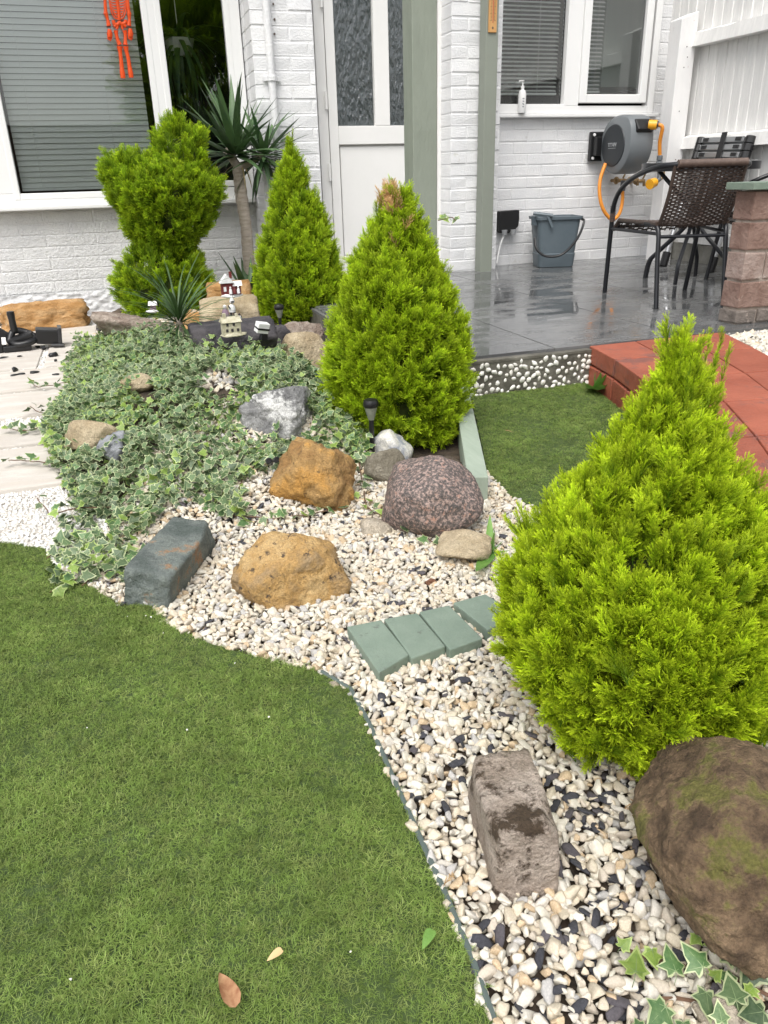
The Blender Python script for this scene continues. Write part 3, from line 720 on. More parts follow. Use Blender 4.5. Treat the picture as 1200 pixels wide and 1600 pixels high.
rock('small lumpy beige stone between the ochre and granite boulders', 588, 846, 48, .035, .06, m_buff, 31, sub=3, planes=9, rough=.1)
rock('craggy grey limestone with white lichen in the ivy', 440, 698, 118, .13, .15, m_lich, 27, .2, sub=5, planes=9, rough=.13, pits=.08, hmin=.6)
rock('long tan stone poking out of the ivy', 146, 702, 92, .075, .06, m_tan, 33, -.55, sub=4, planes=8, rough=.07, p=16, hmin=.7)
rock('blue-grey stone half covered by ivy beside the long tan stone', 184, 728, 50, .08, .08, m_bluegrey, 37, sub=4, planes=8, rough=.06)
rock('tan stone almost buried in the upper ivy', 218, 614, 56, .05, .07, m_tan, 39, -.2, sub=4, planes=8, rough=.08)
rock('dark charcoal slate slab carrying the small stone cottage', 368, 562, 128, .115, .22, m_char, 41, .05, sub=5, planes=7, rough=.045, p=22, boxy=.5, hmin=.72)
rock('charcoal slate piece at the foot of the far solar light', 440, 552, 46, .12, .10, m_char, 43, sub=4, planes=7, rough=.05, p=18)
rock('pale tan rounded boulder left of the middle conifer', 478, 586, 68, .15, .14, m_tan, 45, .1, sub=4, planes=8, rough=.04, p=9, hmin=.8)
rock('pitted pinkish grey stone behind the pale tan boulder', 474, 552, 66, .13, .12, m_pinkgrey, 47, sub=4, planes=9, rough=.10)
rock('long pitted pink-grey stone below the double-headed conifer', 212, 532, 112, .13, .22, m_pinkgrey, 49, -.15, sub=4, planes=9, rough=.12)
rock('dark brown cobble by the wall under the conifer', 184, 508, 34, .085, .08, m_dkbrown, 51, sub=3, planes=8, rough=.05)
rock('broad orange stone leaning on the house wall', 76, 523, 128, .165, .22, m_bigorange, 54, .06, sub=5, planes=11, rough=.12, p=16, boxy=.25, hmin=.74)
rock('layered tan stone step behind the stone cottage', 362, 522, 88, .16, .22, m_tan, 55, sub=4, planes=8, rough=.06, p=20, boxy=.5)
rock('upper tan stone ledge under the snowy red house', 362, 492, 66, .17, .2, m_bigorange, 57, sub=4, planes=8, rough=.05, p=20, boxy=.5)
rock('orange-brown stone behind the spiky plant', 312, 520, 70, .10, .16, m_bigorange, 59, sub=4, planes=9, rough=.07)
block('long weathered sandstone block with dark blotches at the front', [(736, 1186), (826, 1160), (874, 1290), (780, 1306)], .098, .14, m_blockm, 6, planes=3, boxy=.6, rough=.035, p=46, hmin=.97, tilt=(.12, .02), grow=1.07)
f1, f2 = G(1085, 1440), 0
o = link('rock', rock_mesh('rock', (.128, .135, .128), m_brown, 23, planes=16, sub=6, rough=.06, p=8, hmin=.9), None, tuple(G(1172, 1356, .045)), (0, 0, -.3)); tag(o, 'massive brown boulder with moss at the bottom right corner', 'rock')
rock('small dark brown stone at the foot of the middle conifer', 700, 742, 40, .04, .06, m_dkbrown, 61, sub=3)
rock('red-brown pebble on the gravel below the tan stone', 675, 918, 22, .015, .02, rmat('red_brown_pebble', (.20, .09, .05), (.30, .15, .09)), 63, sub=3, cat='pebble', name='pebble_stone')
rock('single flat white pebble on the edge of the front lawn', 522, 1082, 26, .012, .02, m_buff, 65, sub=3, cat='pebble', name='pebble_stone')
rock('small pale round pebble lying on the lawn edging', 748, 1548, 17, .011, .012, m_buff, 67, sub=3, cat='pebble', name='pebble_stone')
rock('pale rock chunk in the corner ivy at the bottom edge', 1110, 1630, 70, .03, .04, m_buff, 69, sub=4, planes=9)
for i, (x, y, s_, lb) in enumerate([(150, 505, 14, 'small black stone chip beside the orange stone'), (158, 518, 12, 'dark chip on the pink grit by the wall'), (395, 562, 18, 'black stone beside the white cube light')]):
    rock(lb, x, y, s_, .03, .04, m_char, 70+i, sub=3, cat='stone', name='stone_chip')
# pink-brown grit by the wall
gp = [(at(*p).x, at(*p).y) for p in ((130, 540), (160, 560), (240, 530), (330, 520), (330, 480), (200, 492), (140, 500))]
tag(gravel('gravel', gp, .016, .028, layers=1, slate=.05, wts=[1, 1, 3, 3, 3, 3]), 'coarse pinkish grit between the orange stone and the conifer', 'gravel', kind='stuff')
gp = [(at(*p).x, at(*p).y) for p in ((275, 610), (385, 612), (380, 572), (290, 572))]
tag(gravel('gravel', gp, .014, .024, layers=1, slate=.0), 'pocket of cream gravel in the ivy below the slate slab', 'gravel', kind='stuff')

# ================================================================ green sleeper edging and painted bricks
A = [G(735, 628, .075), G(737, 640, .075)]
p0, p1, p2, p3 = G(716, 690, .075), G(762, 746, .075), G(728, 742, .075), G(740, 655, .075)
d = (G(763, 745, .075)-G(736, 625, .075)); L_ = d.length; dn = d.normalized(); nrm = Vector((-dn.y, dn.x, 0));
if nrm.x > 0: nrm = -nrm
a, b_ = G(736, 622, .075), G(763, 745, .075)
a = b_ - dn*1.02
q = [a, b_, b_+nrm*.052, a+nrm*.052]
o = MB().prism([(v.x, v.y) for v in q], -.06, .075).build('edging_board', M('sage_board', (.30, .36, .29), (.36, .42, .345), scale=10, rough=.6, bump=.35, bscale=20, stretch=(3, .5, 1), spots=(.20, .18, .13), sscale=9, sth=.70), bevel=.003)
tag(o, 'pale green painted sleeper beside the middle conifer', 'board')
m_gbrick = M('sage_painted_brick', (.165, .22, .175), (.21, .268, .215), scale=14, rough=.55, bump=.3, bscale=120, rnd=.03, spots=(.13, .15, .13), sscale=26, sth=.63)
GZ = .028
quads = [[(540, 978), (592, 1053), (641, 1023), (596, 967)], [(598, 966), (643, 1030), (698, 1010), (652, 956)], [(653, 955), (703, 1017), (756, 998), (702, 944)], [(706, 941), (762, 985), (818, 962), (758, 927)]]
lab = ['leftmost green painted brick of the row, its end face showing', 'second green painted brick from the left', 'third green painted brick from the left', 'green painted brick of the row partly hidden by the foreground conifer']
for qd, lb in zip(quads, lab):
    P = [G(x, y, GZ) for x, y in qd]
    c = sum(P, Vector())/4; P = [c+(p-c)*.968 for p in P]
    o = MB().prism([(p.x, p.y) for p in P], -.01, GZ).build('brick', m_gbrick, bevel=.003); tag(o, lb, 'brick', 'green painted bricks laid in a row across the gravel')
for i in range(2):
    P = [G(x, y, GZ) for x, y in quads[3]]; sh = (P[2]-P[1])*(i+1)*1.03+Vector((0, .035*(i+1)*(i+1), 0)); P = [p+sh for p in P]
    

# ================================================================ conifers
def spray(seed, mat, ns=15, wid=.034, dens=6, ang=.60):
    rnd = random.Random(seed); b = MB()
    def strip(p, q, w, a0, a1):
        d = (q-p); n = d.cross(Vector((rnd.gauss(0, 1), rnd.gauss(0, 1), rnd.gauss(0, 1)))); n.normalize(); n *= w/2
        mid = p.lerp(q, .55)
        b.add([p-n*.7, p+n*.7, mid+n, mid-n, q], [(0, 1, 2, 3), (3, 2, 4)], 0, [a0, a0, (a0+a1)/2, (a0+a1)/2, a1])
    bend = Vector((rnd.uniform(-.18, .18), rnd.uniform(-.18, .18), 0))
    def ax(t): return Vector((bend.x*t*t, bend.y*t*t, t))
    for k in range(4): strip(ax(k/4), ax((k+1.15)/4), wid*(1.1-.15*k), k/5, (k+1)/5)
    pl = rnd.uniform(0, 6)
    for i in range(ns):
        t = .06+.88*i/ns; az = pl+(PI if i % 2 else 0)+rnd.gauss(0, .55); l = (.50*(1-t)**.75+.10)*rnd.uniform(.7, 1.2)
        a = ang*rnd.uniform(.75, 1.2); d = Vector((math.sin(a)*math.cos(az), math.sin(a)*math.sin(az), math.cos(a)))
        p = ax(t); q = p+d*l+Vector((0, 0, l*.12)); strip(p, q, wid*.8, t*.7, min(1, t*.7+.35))
        nn = max(3, int(dens*l/.26))
        for j in range(nn):
            u = (j+.5)/nn; pp = p.lerp(q, u)
            for s_ in (-1, 1):
                side = d.cross(Vector((math.cos(az+1.57), math.sin(az+1.57), rnd.uniform(-.6, .6)))).normalized()
                dd = (d+side*s_*.48+Vector((rnd.gauss(0, .12), rnd.gauss(0, .12), .12+rnd.gauss(0, .12)))).normalized()
                v = min(1, t*.6+u*.45); strip(pp, pp+dd*(.125*(1-u*.45)*rnd.uniform(.7, 1.3)), wid*.62, v, min(1, v+.25))
    return b.mesh('spray', mat, attr='tip')
m_lemon = leafmat('lemon_cypress_leaf', (.055, .15, .005), (.70, .86, .035), .34, .5, .28, pw=1.15)  # cypress tips grow yellower; the bases are darkened further as painted depth shade
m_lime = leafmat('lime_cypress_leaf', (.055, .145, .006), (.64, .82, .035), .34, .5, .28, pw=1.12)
m_deep = leafmat('deep_green_cypress_leaf', (.04, .12, .006), (.44, .63, .03), .34, .5, .28, pw=1.12)
m_dead = leafmat('dead_brown_cypress_leaf', (.42, .24, .09), (.82, .58, .30), .25, .7, .2)
m_core = M('crown_shade_core', (.045, .07, .01), (.08, .10, .02), scale=40, rough=.9, bump=1, bscale=90)  # dark colour standing in for the shade deep inside a crown
m_bark = M('cypress_bark', (.10, .065, .04), (.19, .13, .09), scale=30, rough=.9, bump=.8, bscale=80, stretch=(1, 1, .3))
SP = {}
for nm, mt in (('lemon', m_lemon), ('lime', m_lime), ('deep', m_deep), ('dead', m_dead)): SP[nm] = [spray(i*5+len(nm), mt) for i in range(4)]
SPf = [spray(90+i, m_lemon, 20, .025, 7, .50) for i in range(6)]
def crown_points(surf, n, plen, nsp, size, upfn, rnd, jit=.30, thin=None):
    P, Rr, S, T = [], [], [], []
    for _ in range(n):
        p, nrm, hz = surf(rnd)
        u = upfn(hz); d = (nrm*(1-u)+Vector((0, 0, 1))*u+Vector((rnd.gauss(0, jit), rnd.gauss(0, jit), rnd.gauss(0, jit*.5)))*.45).normalized()
        L_ = plen*rnd.uniform(.55, 1.35)*(1.45 if rnd.random() < .12 else 1); p0 = p-d*L_*.72-nrm*.012
        for k in range(nsp):
            t = (k+.5)/nsp; az = rnd.uniform(0, 6.28); a = .50*(1-t*.8)
            e1 = d.orthogonal().normalized(); e2 = d.cross(e1)
            dd = (d*math.cos(a)+(e1*math.cos(az)+e2*math.sin(az))*math.sin(a)).normalized()
            P.append(p0+d*L_*t); Rr.append(eul(dd, rnd.uniform(0, 6.28))); S.append(size*(1.15-.45*t)*rnd.uniform(.75, 1.2)); T.append(hz)
    return P, Rr, S, T
def conifer(label, base, prof, n, plen, nsp, size, variants, seed, upfn=lambda h: .45+.35*h, dead=None, lobes=None, spikes=0, jit=.38, name='conifer_bush', group=None):
    rnd = random.Random(seed); t = thing(name, label, 'conifer', tuple(base), 0, group)
    bx, by, bz = base
    if lobes is None:
        zs = [p[0] for p in prof]; ztop = zs[-1]
        def rad(z):
            for i in range(len(prof)-1):
                if prof[i][0] <= z <= prof[i+1][0]:
                    u = (z-prof[i][0])/(prof[i+1][0]-prof[i][0]); return prof[i][1]+(prof[i+1][1]-prof[i][1])*u
            return prof[-1][1]
        rmax = max(p[1] for p in prof)
        def surf(r):
            while True:
                z = r.uniform(zs[0], ztop)
                if r.random() < (rad(z)+.02)/(rmax+.02): break
            az = r.uniform(0, 6.283); rr = rad(z)*(1+.13*noise.noise(Vector((math.cos(az)*2.3, math.sin(az)*2.3, z*7+seed))))-.012
            if r.random() < .22: rr *= r.uniform(.6, .95)
            sl = (rad(min(ztop, z+.03))-rad(max(zs[0], z-.03)))/.06
            nrm = Vector((math.cos(az), math.sin(az), -sl)).normalized()
            return Vector((bx+rr*math.cos(az), by+rr*math.sin(az), bz+z)), nrm, (z-zs[0])/(ztop-zs[0])
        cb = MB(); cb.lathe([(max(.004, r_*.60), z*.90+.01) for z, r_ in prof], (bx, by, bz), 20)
    else:
        ws = [l[3]*l[4] for l in lobes]; zlo = min(l[2]-l[5] for l in lobes); zhi = max(l[2]+l[5] for l in lobes)
        def surf(r):
            while True:
                l = r.choices(lobes, ws)[0]
                d = Vector((r.gauss(0, 1), r.gauss(0, 1), r.gauss(0, 1))).normalized()
                k = 1+.10*noise.noise(d*2.5+Vector((l[0]*9, 0, seed)))
                p = Vector((l[0]+d.x*l[3]*k, l[1]+d.y*l[4]*k, l[2]+d.z*l[5]*k))
                if any(((p.x-m_[0])/m_[3])**2+((p.y-m_[1])/m_[4])**2+((p.z-m_[2])/m_[5])**2 < .8 for m_ in lobes if m_ is not l): continue
                return p, Vector((d.x/l[3], d.y/l[4], d.z/l[5])).normalized(), (p.z-zlo)/(zhi-zlo)
        cb = MB()
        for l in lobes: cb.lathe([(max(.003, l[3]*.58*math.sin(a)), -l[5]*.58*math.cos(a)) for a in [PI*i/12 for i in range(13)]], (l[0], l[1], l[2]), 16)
    cb.build('shade_core', m_core, t, smooth='all')  # solid dark filler painting the shaded crown interior, closes gaps between sprays
    MB().tube([(bx, by, bz-.05), (bx+.004, by, bz+.08), (bx, by, bz+.3)], [.022, .018, .012], 10).build('trunk', m_bark, t, smooth=True)
    P, Rr, S, T = crown_points(surf, n, plen, nsp, size, upfn, rnd, jit)
    if spikes:
        for _ in range(spikes):
            az = rnd.uniform(0, 6.28); rr = rnd.uniform(0, .042); z0_ = ztop-rnd.uniform(.095, .17)-rr*.9; d = Vector((math.cos(az)*.10, math.sin(az)*.10, 1)).normalized()
            for k in range(16):
                P.append(Vector((bx+rr*math.cos(az), by+rr*math.sin(az), bz+z0_))+d*k*.0108); Rr.append(eul((d+Vector((rnd.gauss(0, .30), rnd.gauss(0, .30), 0))*(1-k/18)).normalized(), rnd.uniform(0, 6))); S.append(size*(.62-.018*k)); T.append(1)
    vs_ = list(variants); I = [rnd.randrange(len(vs_)) for _ in P]
    if dead:
        k0 = len(vs_); vs_ += SP['dead']
        for i, p in enumerate(P):
            if dead(p, rnd): I[i] = k0+rnd.randrange(4)
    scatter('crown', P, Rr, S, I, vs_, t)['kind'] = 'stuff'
    return t
conifer('big foreground lemon-green conifer beside the brown boulder', (.642, .782, -.005), [(.01, .10), (.045, .15), (.11, .19), (.19, .205), (.27, .183), (.35, .138), (.42, .090), (.475, .055), (.515, .036), (.55, .02)],
        820, .10, 10, .049, SPf, 3, lambda h: .50+.45*h, spikes=17, jit=.5)
conifer('middle lime-green conifer with a dead brown tip', (.790, 2.24, -.02), [(.0, .10), (.04, .175), (.12, .212), (.25, .218), (.38, .195), (.50, .15), (.60, .102), (.68, .068), (.73, .045)],
        820, .095, 9, .056, SP['lime'], 5, lambda h: .40+.42*h, dead=lambda p, r: (p.z > .665 and p.x < .785 and r.random() < .75) or (p.z > .58 and abs(p.x-.78) < .014 and p.y < 2.24 and r.random() < .5))
conifer('narrow pointed green conifer by the downpipe', (.945, 4.28, .0), [(.0, .14), (.08, .20), (.2, .228), (.35, .215), (.5, .172), (.65, .115), (.78, .07), (.86, .04), (.91, .018)],
        560, .11, 8, .074, SP['lime']+SP['deep'][:1], 7, lambda h: .50+.35*h)
conifer('dark green clipped conifer with two stacked heads under the window', (.28, 4.78, .02), None,
        820, .11, 8, .078, SP['deep']+SP['lime'][:2], 9, lambda h: .42+.25*h, lobes=[(.255, 4.78, .22, .245, .23, .24), (.33, 4.78, .71, .29, .26, .15), (.325, 4.78, .58, .225, .21, .15), (.30, 4.78, .47, .15, .15, .11), (.165, 4.78, .80, .145, .14, .09), (.44, 4.78, .88, .14, .14, .19)])

# ================================================================ ivy
HALF = [(0, 0), (.13, -.13), (.34, -.15), (.33, .06), (.58, .24), (.33, .38), (.24, .58), (0, 1.0)]
def ivy_leaf(seed, mats, veins=True):
    rnd = random.Random(seed); b = MB()
    rt = [(x*rnd.uniform(.9, 1.1), y*rnd.uniform(.93, 1.05)) for x, y in HALF[1:-1]]; lf = [(-x*rnd.uniform(.9, 1.1), y*rnd.uniform(.93, 1.07)) for x, y in HALF[1:-1]]
    out = [(0, 0)]+rt+[(0, 1.0)]+list(reversed(lf)); c = (0, .27); cup = rnd.uniform(-.25, .35)
    def z(x, y): return -abs(x)*.22+cup*(x*x+(y-.3)**2)*.5+.02*math.sin(9*x+seed)
    n = len(out); vs = [(0, .27, z(0, .27)+.02)]; at_ = [0]
    for f_, a in ((.86, .0), (1.0, 1.0)):
        for i, (x, y) in enumerate(out):
            k = f_ if f_ == 1 else f_*rnd.uniform(.86, 1.05); X, Y = c[0]+(x-c[0])*k, c[1]+(y-c[1])*k; vs.append((X, Y, z(X, Y)))
    fs = [(0, 1+i, 1+(i+1) % n) for i in range(n)]; b.add(vs, fs, 0)
    b.f += [(1+i, 1+n+i, 1+n+(i+1) % n, 1+(i+1) % n) for i in range(n)]; b.m += [1]*n
    if veins:
        for tx, ty in ((0, .8), (.42, .22), (-.42, .22), (.24, -.07), (-.24, -.07)):
            d = Vector((tx, ty-.02)); nn = Vector((-d.y, d.x)).normalized()*.012
            b.add([(-nn.x, .02-nn.y, z(0, 0)+.030), (nn.x, .02+nn.y, z(0, 0)+.030), (tx, ty, z(tx, ty)+.012)], [(0, 1, 2)], 2)
    b.tube([(0, 0, 0), (0, -.18, -.12), (0, -.30, -.38)], .016, 4, 2)
    me = b.mesh('leaf', mats); me.polygons.foreach_set('use_smooth', [True]*len(me.polygons)); return me
def lm(name, c, c2, **k): return M(name, c, c2, scale=3.5, rough=.42, bump=.12, bscale=8, rnd=.26, trans=.15, coord='obj', **k)
iv_g = [lm('ivy_grey_green', (.08, .14, .055), (.15, .215, .10)), lm('ivy_dark_green', (.045, .09, .035), (.10, .155, .07)), lm('ivy_bright_green', (.16, .27, .045), (.27, .37, .08)), lm('ivy_mid_green', (.06, .14, .045), (.13, .22, .08))]
iv_c = [lm('ivy_cream_margin', (.37, .43, .22), (.48, .53, .31)), lm('ivy_yellow_margin', (.33, .46, .12), (.46, .54, .20))]
iv_v = lm('ivy_pale_vein', (.22, .32, .14), (.30, .38, .2))
IV = [ivy_leaf(i, [iv_g[g], iv_c[c], iv_v], veins=False) for i, (g, c) in enumerate([(0, 0), (1, 0), (0, 0), (3, 0), (2, 1), (3, 1), (1, 0), (0, 1)])]
IVw = [3, 2.2, 3, 2.5, 1.6, 1.6, 1.4, 1.5]
IVV = [ivy_leaf(30+i, [iv_g[g], iv_c[c], iv_v]) for i, (g, c) in enumerate([(0, 0), (3, 0), (2, 1), (1, 0)])]
ivy = thing('ivy', 'dense mound of variegated ivy sprawling over the rockery', 'ivy', tuple(at(280, 680)))
IVP_px = [(100, 590), (118, 548), (165, 528), (235, 520), (330, 556), (420, 548), (500, 600), (520, 650), (580, 672), (578, 735), (500, 720), (440, 745), (402, 748), (378, 775), (390, 830), (345, 815), (300, 792), (262, 800), (222, 850), (196, 885), (205, 925), (160, 915), (110, 930), (82, 905), (96, 850), (118, 790), (86, 735), (68, 690), (82, 645), (108, 615)]
IVP = [(at(*p).x, at(*p).y) for p in IVP_px]
gap_px = [(400, 662, 34), (465, 655, 36), (435, 635, 34), (145, 682, 26), (178, 672, 14), (120, 696, 14), (182, 706, 20), (222, 606, 24), (505, 745, 50), (378, 755, 10), (340, 595, 36), (268, 845, 50), (240, 880, 40)]
def ivpose(n_up, cam_bias=.25):
    n = (Vector((0, 0, 1))*n_up+Vector((random.gauss(0, .55), random.gauss(0, .55)-cam_bias, 0))).normalized(); return eul(n, random.uniform(0, 6.28))
P, Rr, S, I = [], [], [], []
w_ = np.array(IVw)/sum(IVw)
def proj(p):
    v = Vector(p)-Vector((0, 0, HC)); z = CF.dot(v); return 600+FOC*CR.dot(v)/z, 800+FOC*CD.dot(v)/z
for lay in range(4):
    for x, y in dart(IVP, .0148, 2.6):
        ed = noise.noise(Vector((x*6, y*6, 3)))
        z = H(x, y)+.006+lay*.013*(1+1.6*ed)+.03*max(0, noise.noise(Vector((x*13, y*13, 8))))+random.uniform(0, .014)
        q = proj((x, y, z)); skip = False
        for gx, gy, gr in gap_px:      # the stones stand clear of the leaves
            d = math.hypot(q[0]-gx, (q[1]-gy)*1.25)
            if d < gr*random.uniform(.62, .95): skip = True; break
        if skip or (lay > 1 and (random.random() < .35 or noise.noise(Vector((x*15, y*15, 1))) < -.12)): continue
        if q[0] < 210 and q[1] > 790 and random.random() < .45: continue
        P.append((x, y, z)); Rr.append(ivpose(.85)); S.append(random.uniform(.018, .033)*(1-.08*lay)); zn = noise.noise(Vector((x*4, y*4, 6))); w2 = w_.copy(); w2[4:6] *= max(.15, 1+4*zn); w2[7] *= max(.2, 1+4*zn); w2[[0, 1, 6]] *= max(.2, 1-2.5*zn); w2 /= w2.sum(); I.append(int(np.random.choice(8, p=w2)))
order = sorted(range(len(P)), key=lambda i: P[i][1])
single = [i for i in order if proj(P[i])[1] > 690][:230]; ss = set(single)
rest = [i for i in range(len(P)) if i not in ss]
fo = scatter('foliage', [P[i] for i in rest], [Rr[i] for i in rest], [S[i] for i in rest], [I[i] for i in rest], IV, ivy); fo['kind'] = 'stuff'
o0 = ORG[ivy.name]
for i in single: link('leaf', IVV[random.randrange(4)] if random.random() < .5 else IV[I[i]], ivy, (P[i][0]-o0[0], P[i][1]-o0[1], P[i][2]-o0[2]), Rr[i], [S[i]*1.08]*3)
m_stem = M('ivy_stem', (.11, .06, .035), (.16, .09, .055), scale=40, rough=.7)
def strand(pxs, label, n=12, size=.028, lift=.012, cat='ivy', th=.0016, side=.014, zc=None):
    pts = [at(*p) if zc is None else G(p[0], p[1], zc) for p in pxs]; pts = [p+Vector((0, 0, lift)) for p in pts]
    t = thing('ivy_trail', label, cat, tuple(pts[0]))
    fine = []
    for a, b_ in zip(pts[:-1], pts[1:]):
        for k in range(4): fine.append(a.lerp(b_, k/4)+Vector((random.gauss(0, .002), random.gauss(0, .002), random.uniform(0, .004))))
    fine.append(pts[-1]); MB().tube(fine, th, 5).build('stem', m_stem, t)
    o = ORG[t.name]
    for k in range(n):
        u = (k+.5)/n*(len(fine)-1); i = int(u); p = fine[i].lerp(fine[min(i+1, len(fine)-1)], u-i)
        dr = (fine[min(i+1, len(fine)-1)]-fine[i]).normalized(); sd = Vector((-dr.y, dr.x, 0))*(side*(1 if k % 2 else -1)*random.uniform(.5, 1.3))
        q = p+sd+Vector((0, 0, random.uniform(.004, .012)))
        link('leaf', random.choice(IVV), t, q-Vector(o), ivpose(1.0, .35), [size*random.uniform(.7, 1.15)]*3)
    return t
strand([(120, 540+60), (90, 606), (60, 610), (48, 603)], 'short ivy trail crossing the stone path highest up', 9, zc=.028)
strand([(130, 665), (85, 655), (60, 648), (48, 640)], 'thin ivy trail reaching over the path, second from the top', 7, zc=.028)
strand([(120, 668+25), (70, 672), (40, 680), (8, 675)], 'bushy ivy trail reaching left to the photo edge', 16, zc=.028)
strand([(110, 735), (70, 730), (40, 727), (15, 725)], 'ivy trail with a long bare stem over the pale slabs', 8, zc=.028)
strand([(190, 800), (130, 800), (80, 812), (60, 785)], 'curled reddish ivy stem over the white chippings', 9, zc=.02)
strand([(220, 830), (170, 850), (110, 870), (75, 880)], 'ivy trail over the corner of the front lawn', 10, .03)
strand([(210, 860), (170, 890), (120, 915), (80, 935)], 'lowest ivy trail lying on the front lawn', 12, .032)
strand([(230, 880), (190, 880), (160, 905), (130, 925)], 'ivy trail along the gravel left of the slate block', 9, .03)
strand([(350, 815), (420, 820), (480, 815), (545, 800)], 'ivy trail between the two ochre boulders', 15, .026)
strand([(560, 720), (565, 760), (572, 800), (600, 815)], 'ivy trail left of the granite boulder', 12, .026)
strand([(640, 835), (668, 850), (690, 865)], 'small ivy sprig under the granite boulder', 4, .026)
strand([(385, 745), (375, 775), (340, 800)], 'ivy trail beside the gravel pocket', 6, .026)
# foreground ivy, bottom right
t = thing('ivy', 'sparse large-leaved ivy on the gravel below the brown boulder', 'ivy', tuple(G(1120, 1540)))
o = Vector(ORG[t.name])
stp = [G(1210, 1560, .012), G(1150, 1530, .014), G(1080, 1510, .01), G(1020, 1500, .012), G(970, 1480, .012)]
MB().tube(stp, .002, 6).build('stem', m_stem, t); MB().tube([G(1180, 1630, .01), G(1120, 1570, .012), G(1060, 1560, .012), G(1030, 1560, .012)], .002, 6).build('stem', m_stem, t)
for zx, zy, wd, v in ((690, 800, 46, 2), (795, 808, 62, 2), (740, 890, 84, 2), (880, 885, 82, 1), (975, 870, 86, 1), (1000, 800, 56, 2), (985, 955, 86, 0), (845, 1005, 92, 1), (1085, 845, 84, 3), (1165, 858, 96, 3), (1090, 985, 88, 0), (1105, 1040, 90, 0), (1185, 1025, 90, 3), (905, 1060, 70, 1), (1085, 918, 66, 1), (958, 762, 40, 2), (1150, 940, 50, 2), (1040, 1060, 60, 0), (770, 1080, 60, 1), (1010, 905, 44, 2)):
    p = G(660+zx/2.222, 1120+zy/2.222, random.uniform(.02, .035)); sc_ = wd/2.222/FOC*CF.dot(p-Vector((0, 0, HC)))*1.2
    n = (Vector((random.gauss(0, .18), random.gauss(-.25, .15), 1))).normalized()
    link('leaf', IVV[v], t, p-o, eul(n, random.uniform(-1.2, 1.2)+PI*random.choice([0, 1, .5])), [sc_]*3)
strand([(688, 352), (700, 345), (712, 350)], 'little ivy sprig peeping past the porch post', 4, .045, zc=.62)

# ================================================================ sword-leaved plants
def sword(seed, L=1, w=.09, fold=.25, arch=.25, mat=None, n=8):
    rnd = random.Random(seed); b = MB(); vs = []; tw = rnd.uniform(-.3, .3)
    for i in range(n+1):
        t = i/n; ww = w/2*(min(1, .55+t*3) if t < .2 else 1)*(1-t**2.2)+.0008; y = L*t; z = 0
        cx = arch*t*t; zz = L*t*(1-.12*abs(arch)*t); a = tw*t
        for s_ in (-1, 0, 1): vs.append((s_*ww*math.cos(a), cx+(fold*ww if s_ else 0)+s_*ww*math.sin(a), zz))
    fs = []
    for i in range(n):
        for k in (0, 1): fs.append((i*3+k, i*3+k+1, i*3+4+k, i*3+3+k))
    b.add(vs, fs); me = b.mesh('leaf', mat); me.polygons.foreach_set('use_smooth', [True]*len(me.polygons)); return me
m_yuc = M('yucca_leaf', (.045, .10, .04), (.10, .175, .065), scale=8, rough=.42, rnd=.3, trans=.12)
m_yucd = M('dry_yucca_leaf', (.35, .27, .13), (.5, .42, .22), scale=8, rough=.7, trans=.2)
m_cord = M('spiky_leaf', (.045, .10, .03), (.10, .17, .06), scale=8, rough=.45, rnd=.3, trans=.15)
m_ytrunk = M('yucca_trunk', (.38, .32, .26), (.55, .48, .41), scale=14, rough=.9, bump=1.0, bscale=35, stretch=(1, 1, 4))
YL_ = [sword(i, 1, .115, .3, .10+.1*(i % 3), m_yuc) for i in range(4)]; YD_ = [sword(i+9, 1, .07, .3, .5, m_yucd) for i in range(2)]
CL_ = [sword(i+20, 1, .034, .3, .30+.2*(i % 3), m_cord) for i in range(4)]
def rosette(parent, c, n, L, elmin, elmax, meshes, droop=0, seed=1):
    rnd = random.Random(seed); o = Vector(ORG[parent.name])
    for i in range(n):
        az = i*2.4+rnd.uniform(-.3, .3); el = elmin+(elmax-elmin)*((i+.5)/n)+rnd.uniform(-.12, .12)
        d = Vector((math.cos(az)*math.cos(el), math.sin(az)*math.cos(el), math.sin(el)))
        # leaf arches towards local +Y, which should point down and outward
        zax = d; dn_ = Vector((0, 0, -1)) if el < 1.2 else Vector((math.cos(az), math.sin(az), 0)); y_ = (dn_-zax*dn_.dot(zax)).normalized(); x_ = y_.cross(zax)
        m_ = Matrix((x_, y_, zax)).transposed(); l = L*rnd.uniform(.78, 1.12)
        link('leaf', rnd.choice(meshes), parent, Vector(c)-o+d*.02, m_.to_euler(), (l, l, l))
yb = W(388, 402, 5.02); yt = W(372, 262, 5.02)
t = thing('yucca', 'tall yucca with a ringed pale trunk and two dark green leafy heads', 'yucca', (yb.x, yb.y, 0))
tr = [Vector((yb.x+.01, yb.y, 0)), yb, yb.lerp(yt, .35)+Vector((.008, 0, 0)), yb.lerp(yt, .7), yt]; rr = [.036, .036, .034, .037, .033]
fine = []; fr_ = []
for i in range(4):
    for k in range(6): u = k/6; fine.append(tr[i].lerp(tr[i+1], u)); fr_.append((rr[i]*(1-u)+rr[i+1]*u)*(1.05 if k % 2 else .96))
fine.append(yt); fr_.append(.033)
MB().tube(fine, fr_, 14).build('trunk', m_ytrunk, t, smooth=True)
h1 = W(352, 238, 5.0); h2 = W(412, 240, 4.98)
b = MB(); b.tube([yt, yt.lerp(h1, .6)+Vector((0, 0, .02)), h1], [.025, .024, .03], 10); b.tube([yt, yt.lerp(h2, .6)-Vector((0, 0, .01)), h2], [.025, .02, .02], 10); b.build('branch', m_ytrunk, t, smooth=True)
rosette(t, h1+Vector((.06, 0, -.02)), 58, .40, -.15, 1.5, YL_, seed=4)
rosette(t, h2+Vector((0, 0, -.01)), 44, .29, -.8, 1.3, YL_, seed=6)
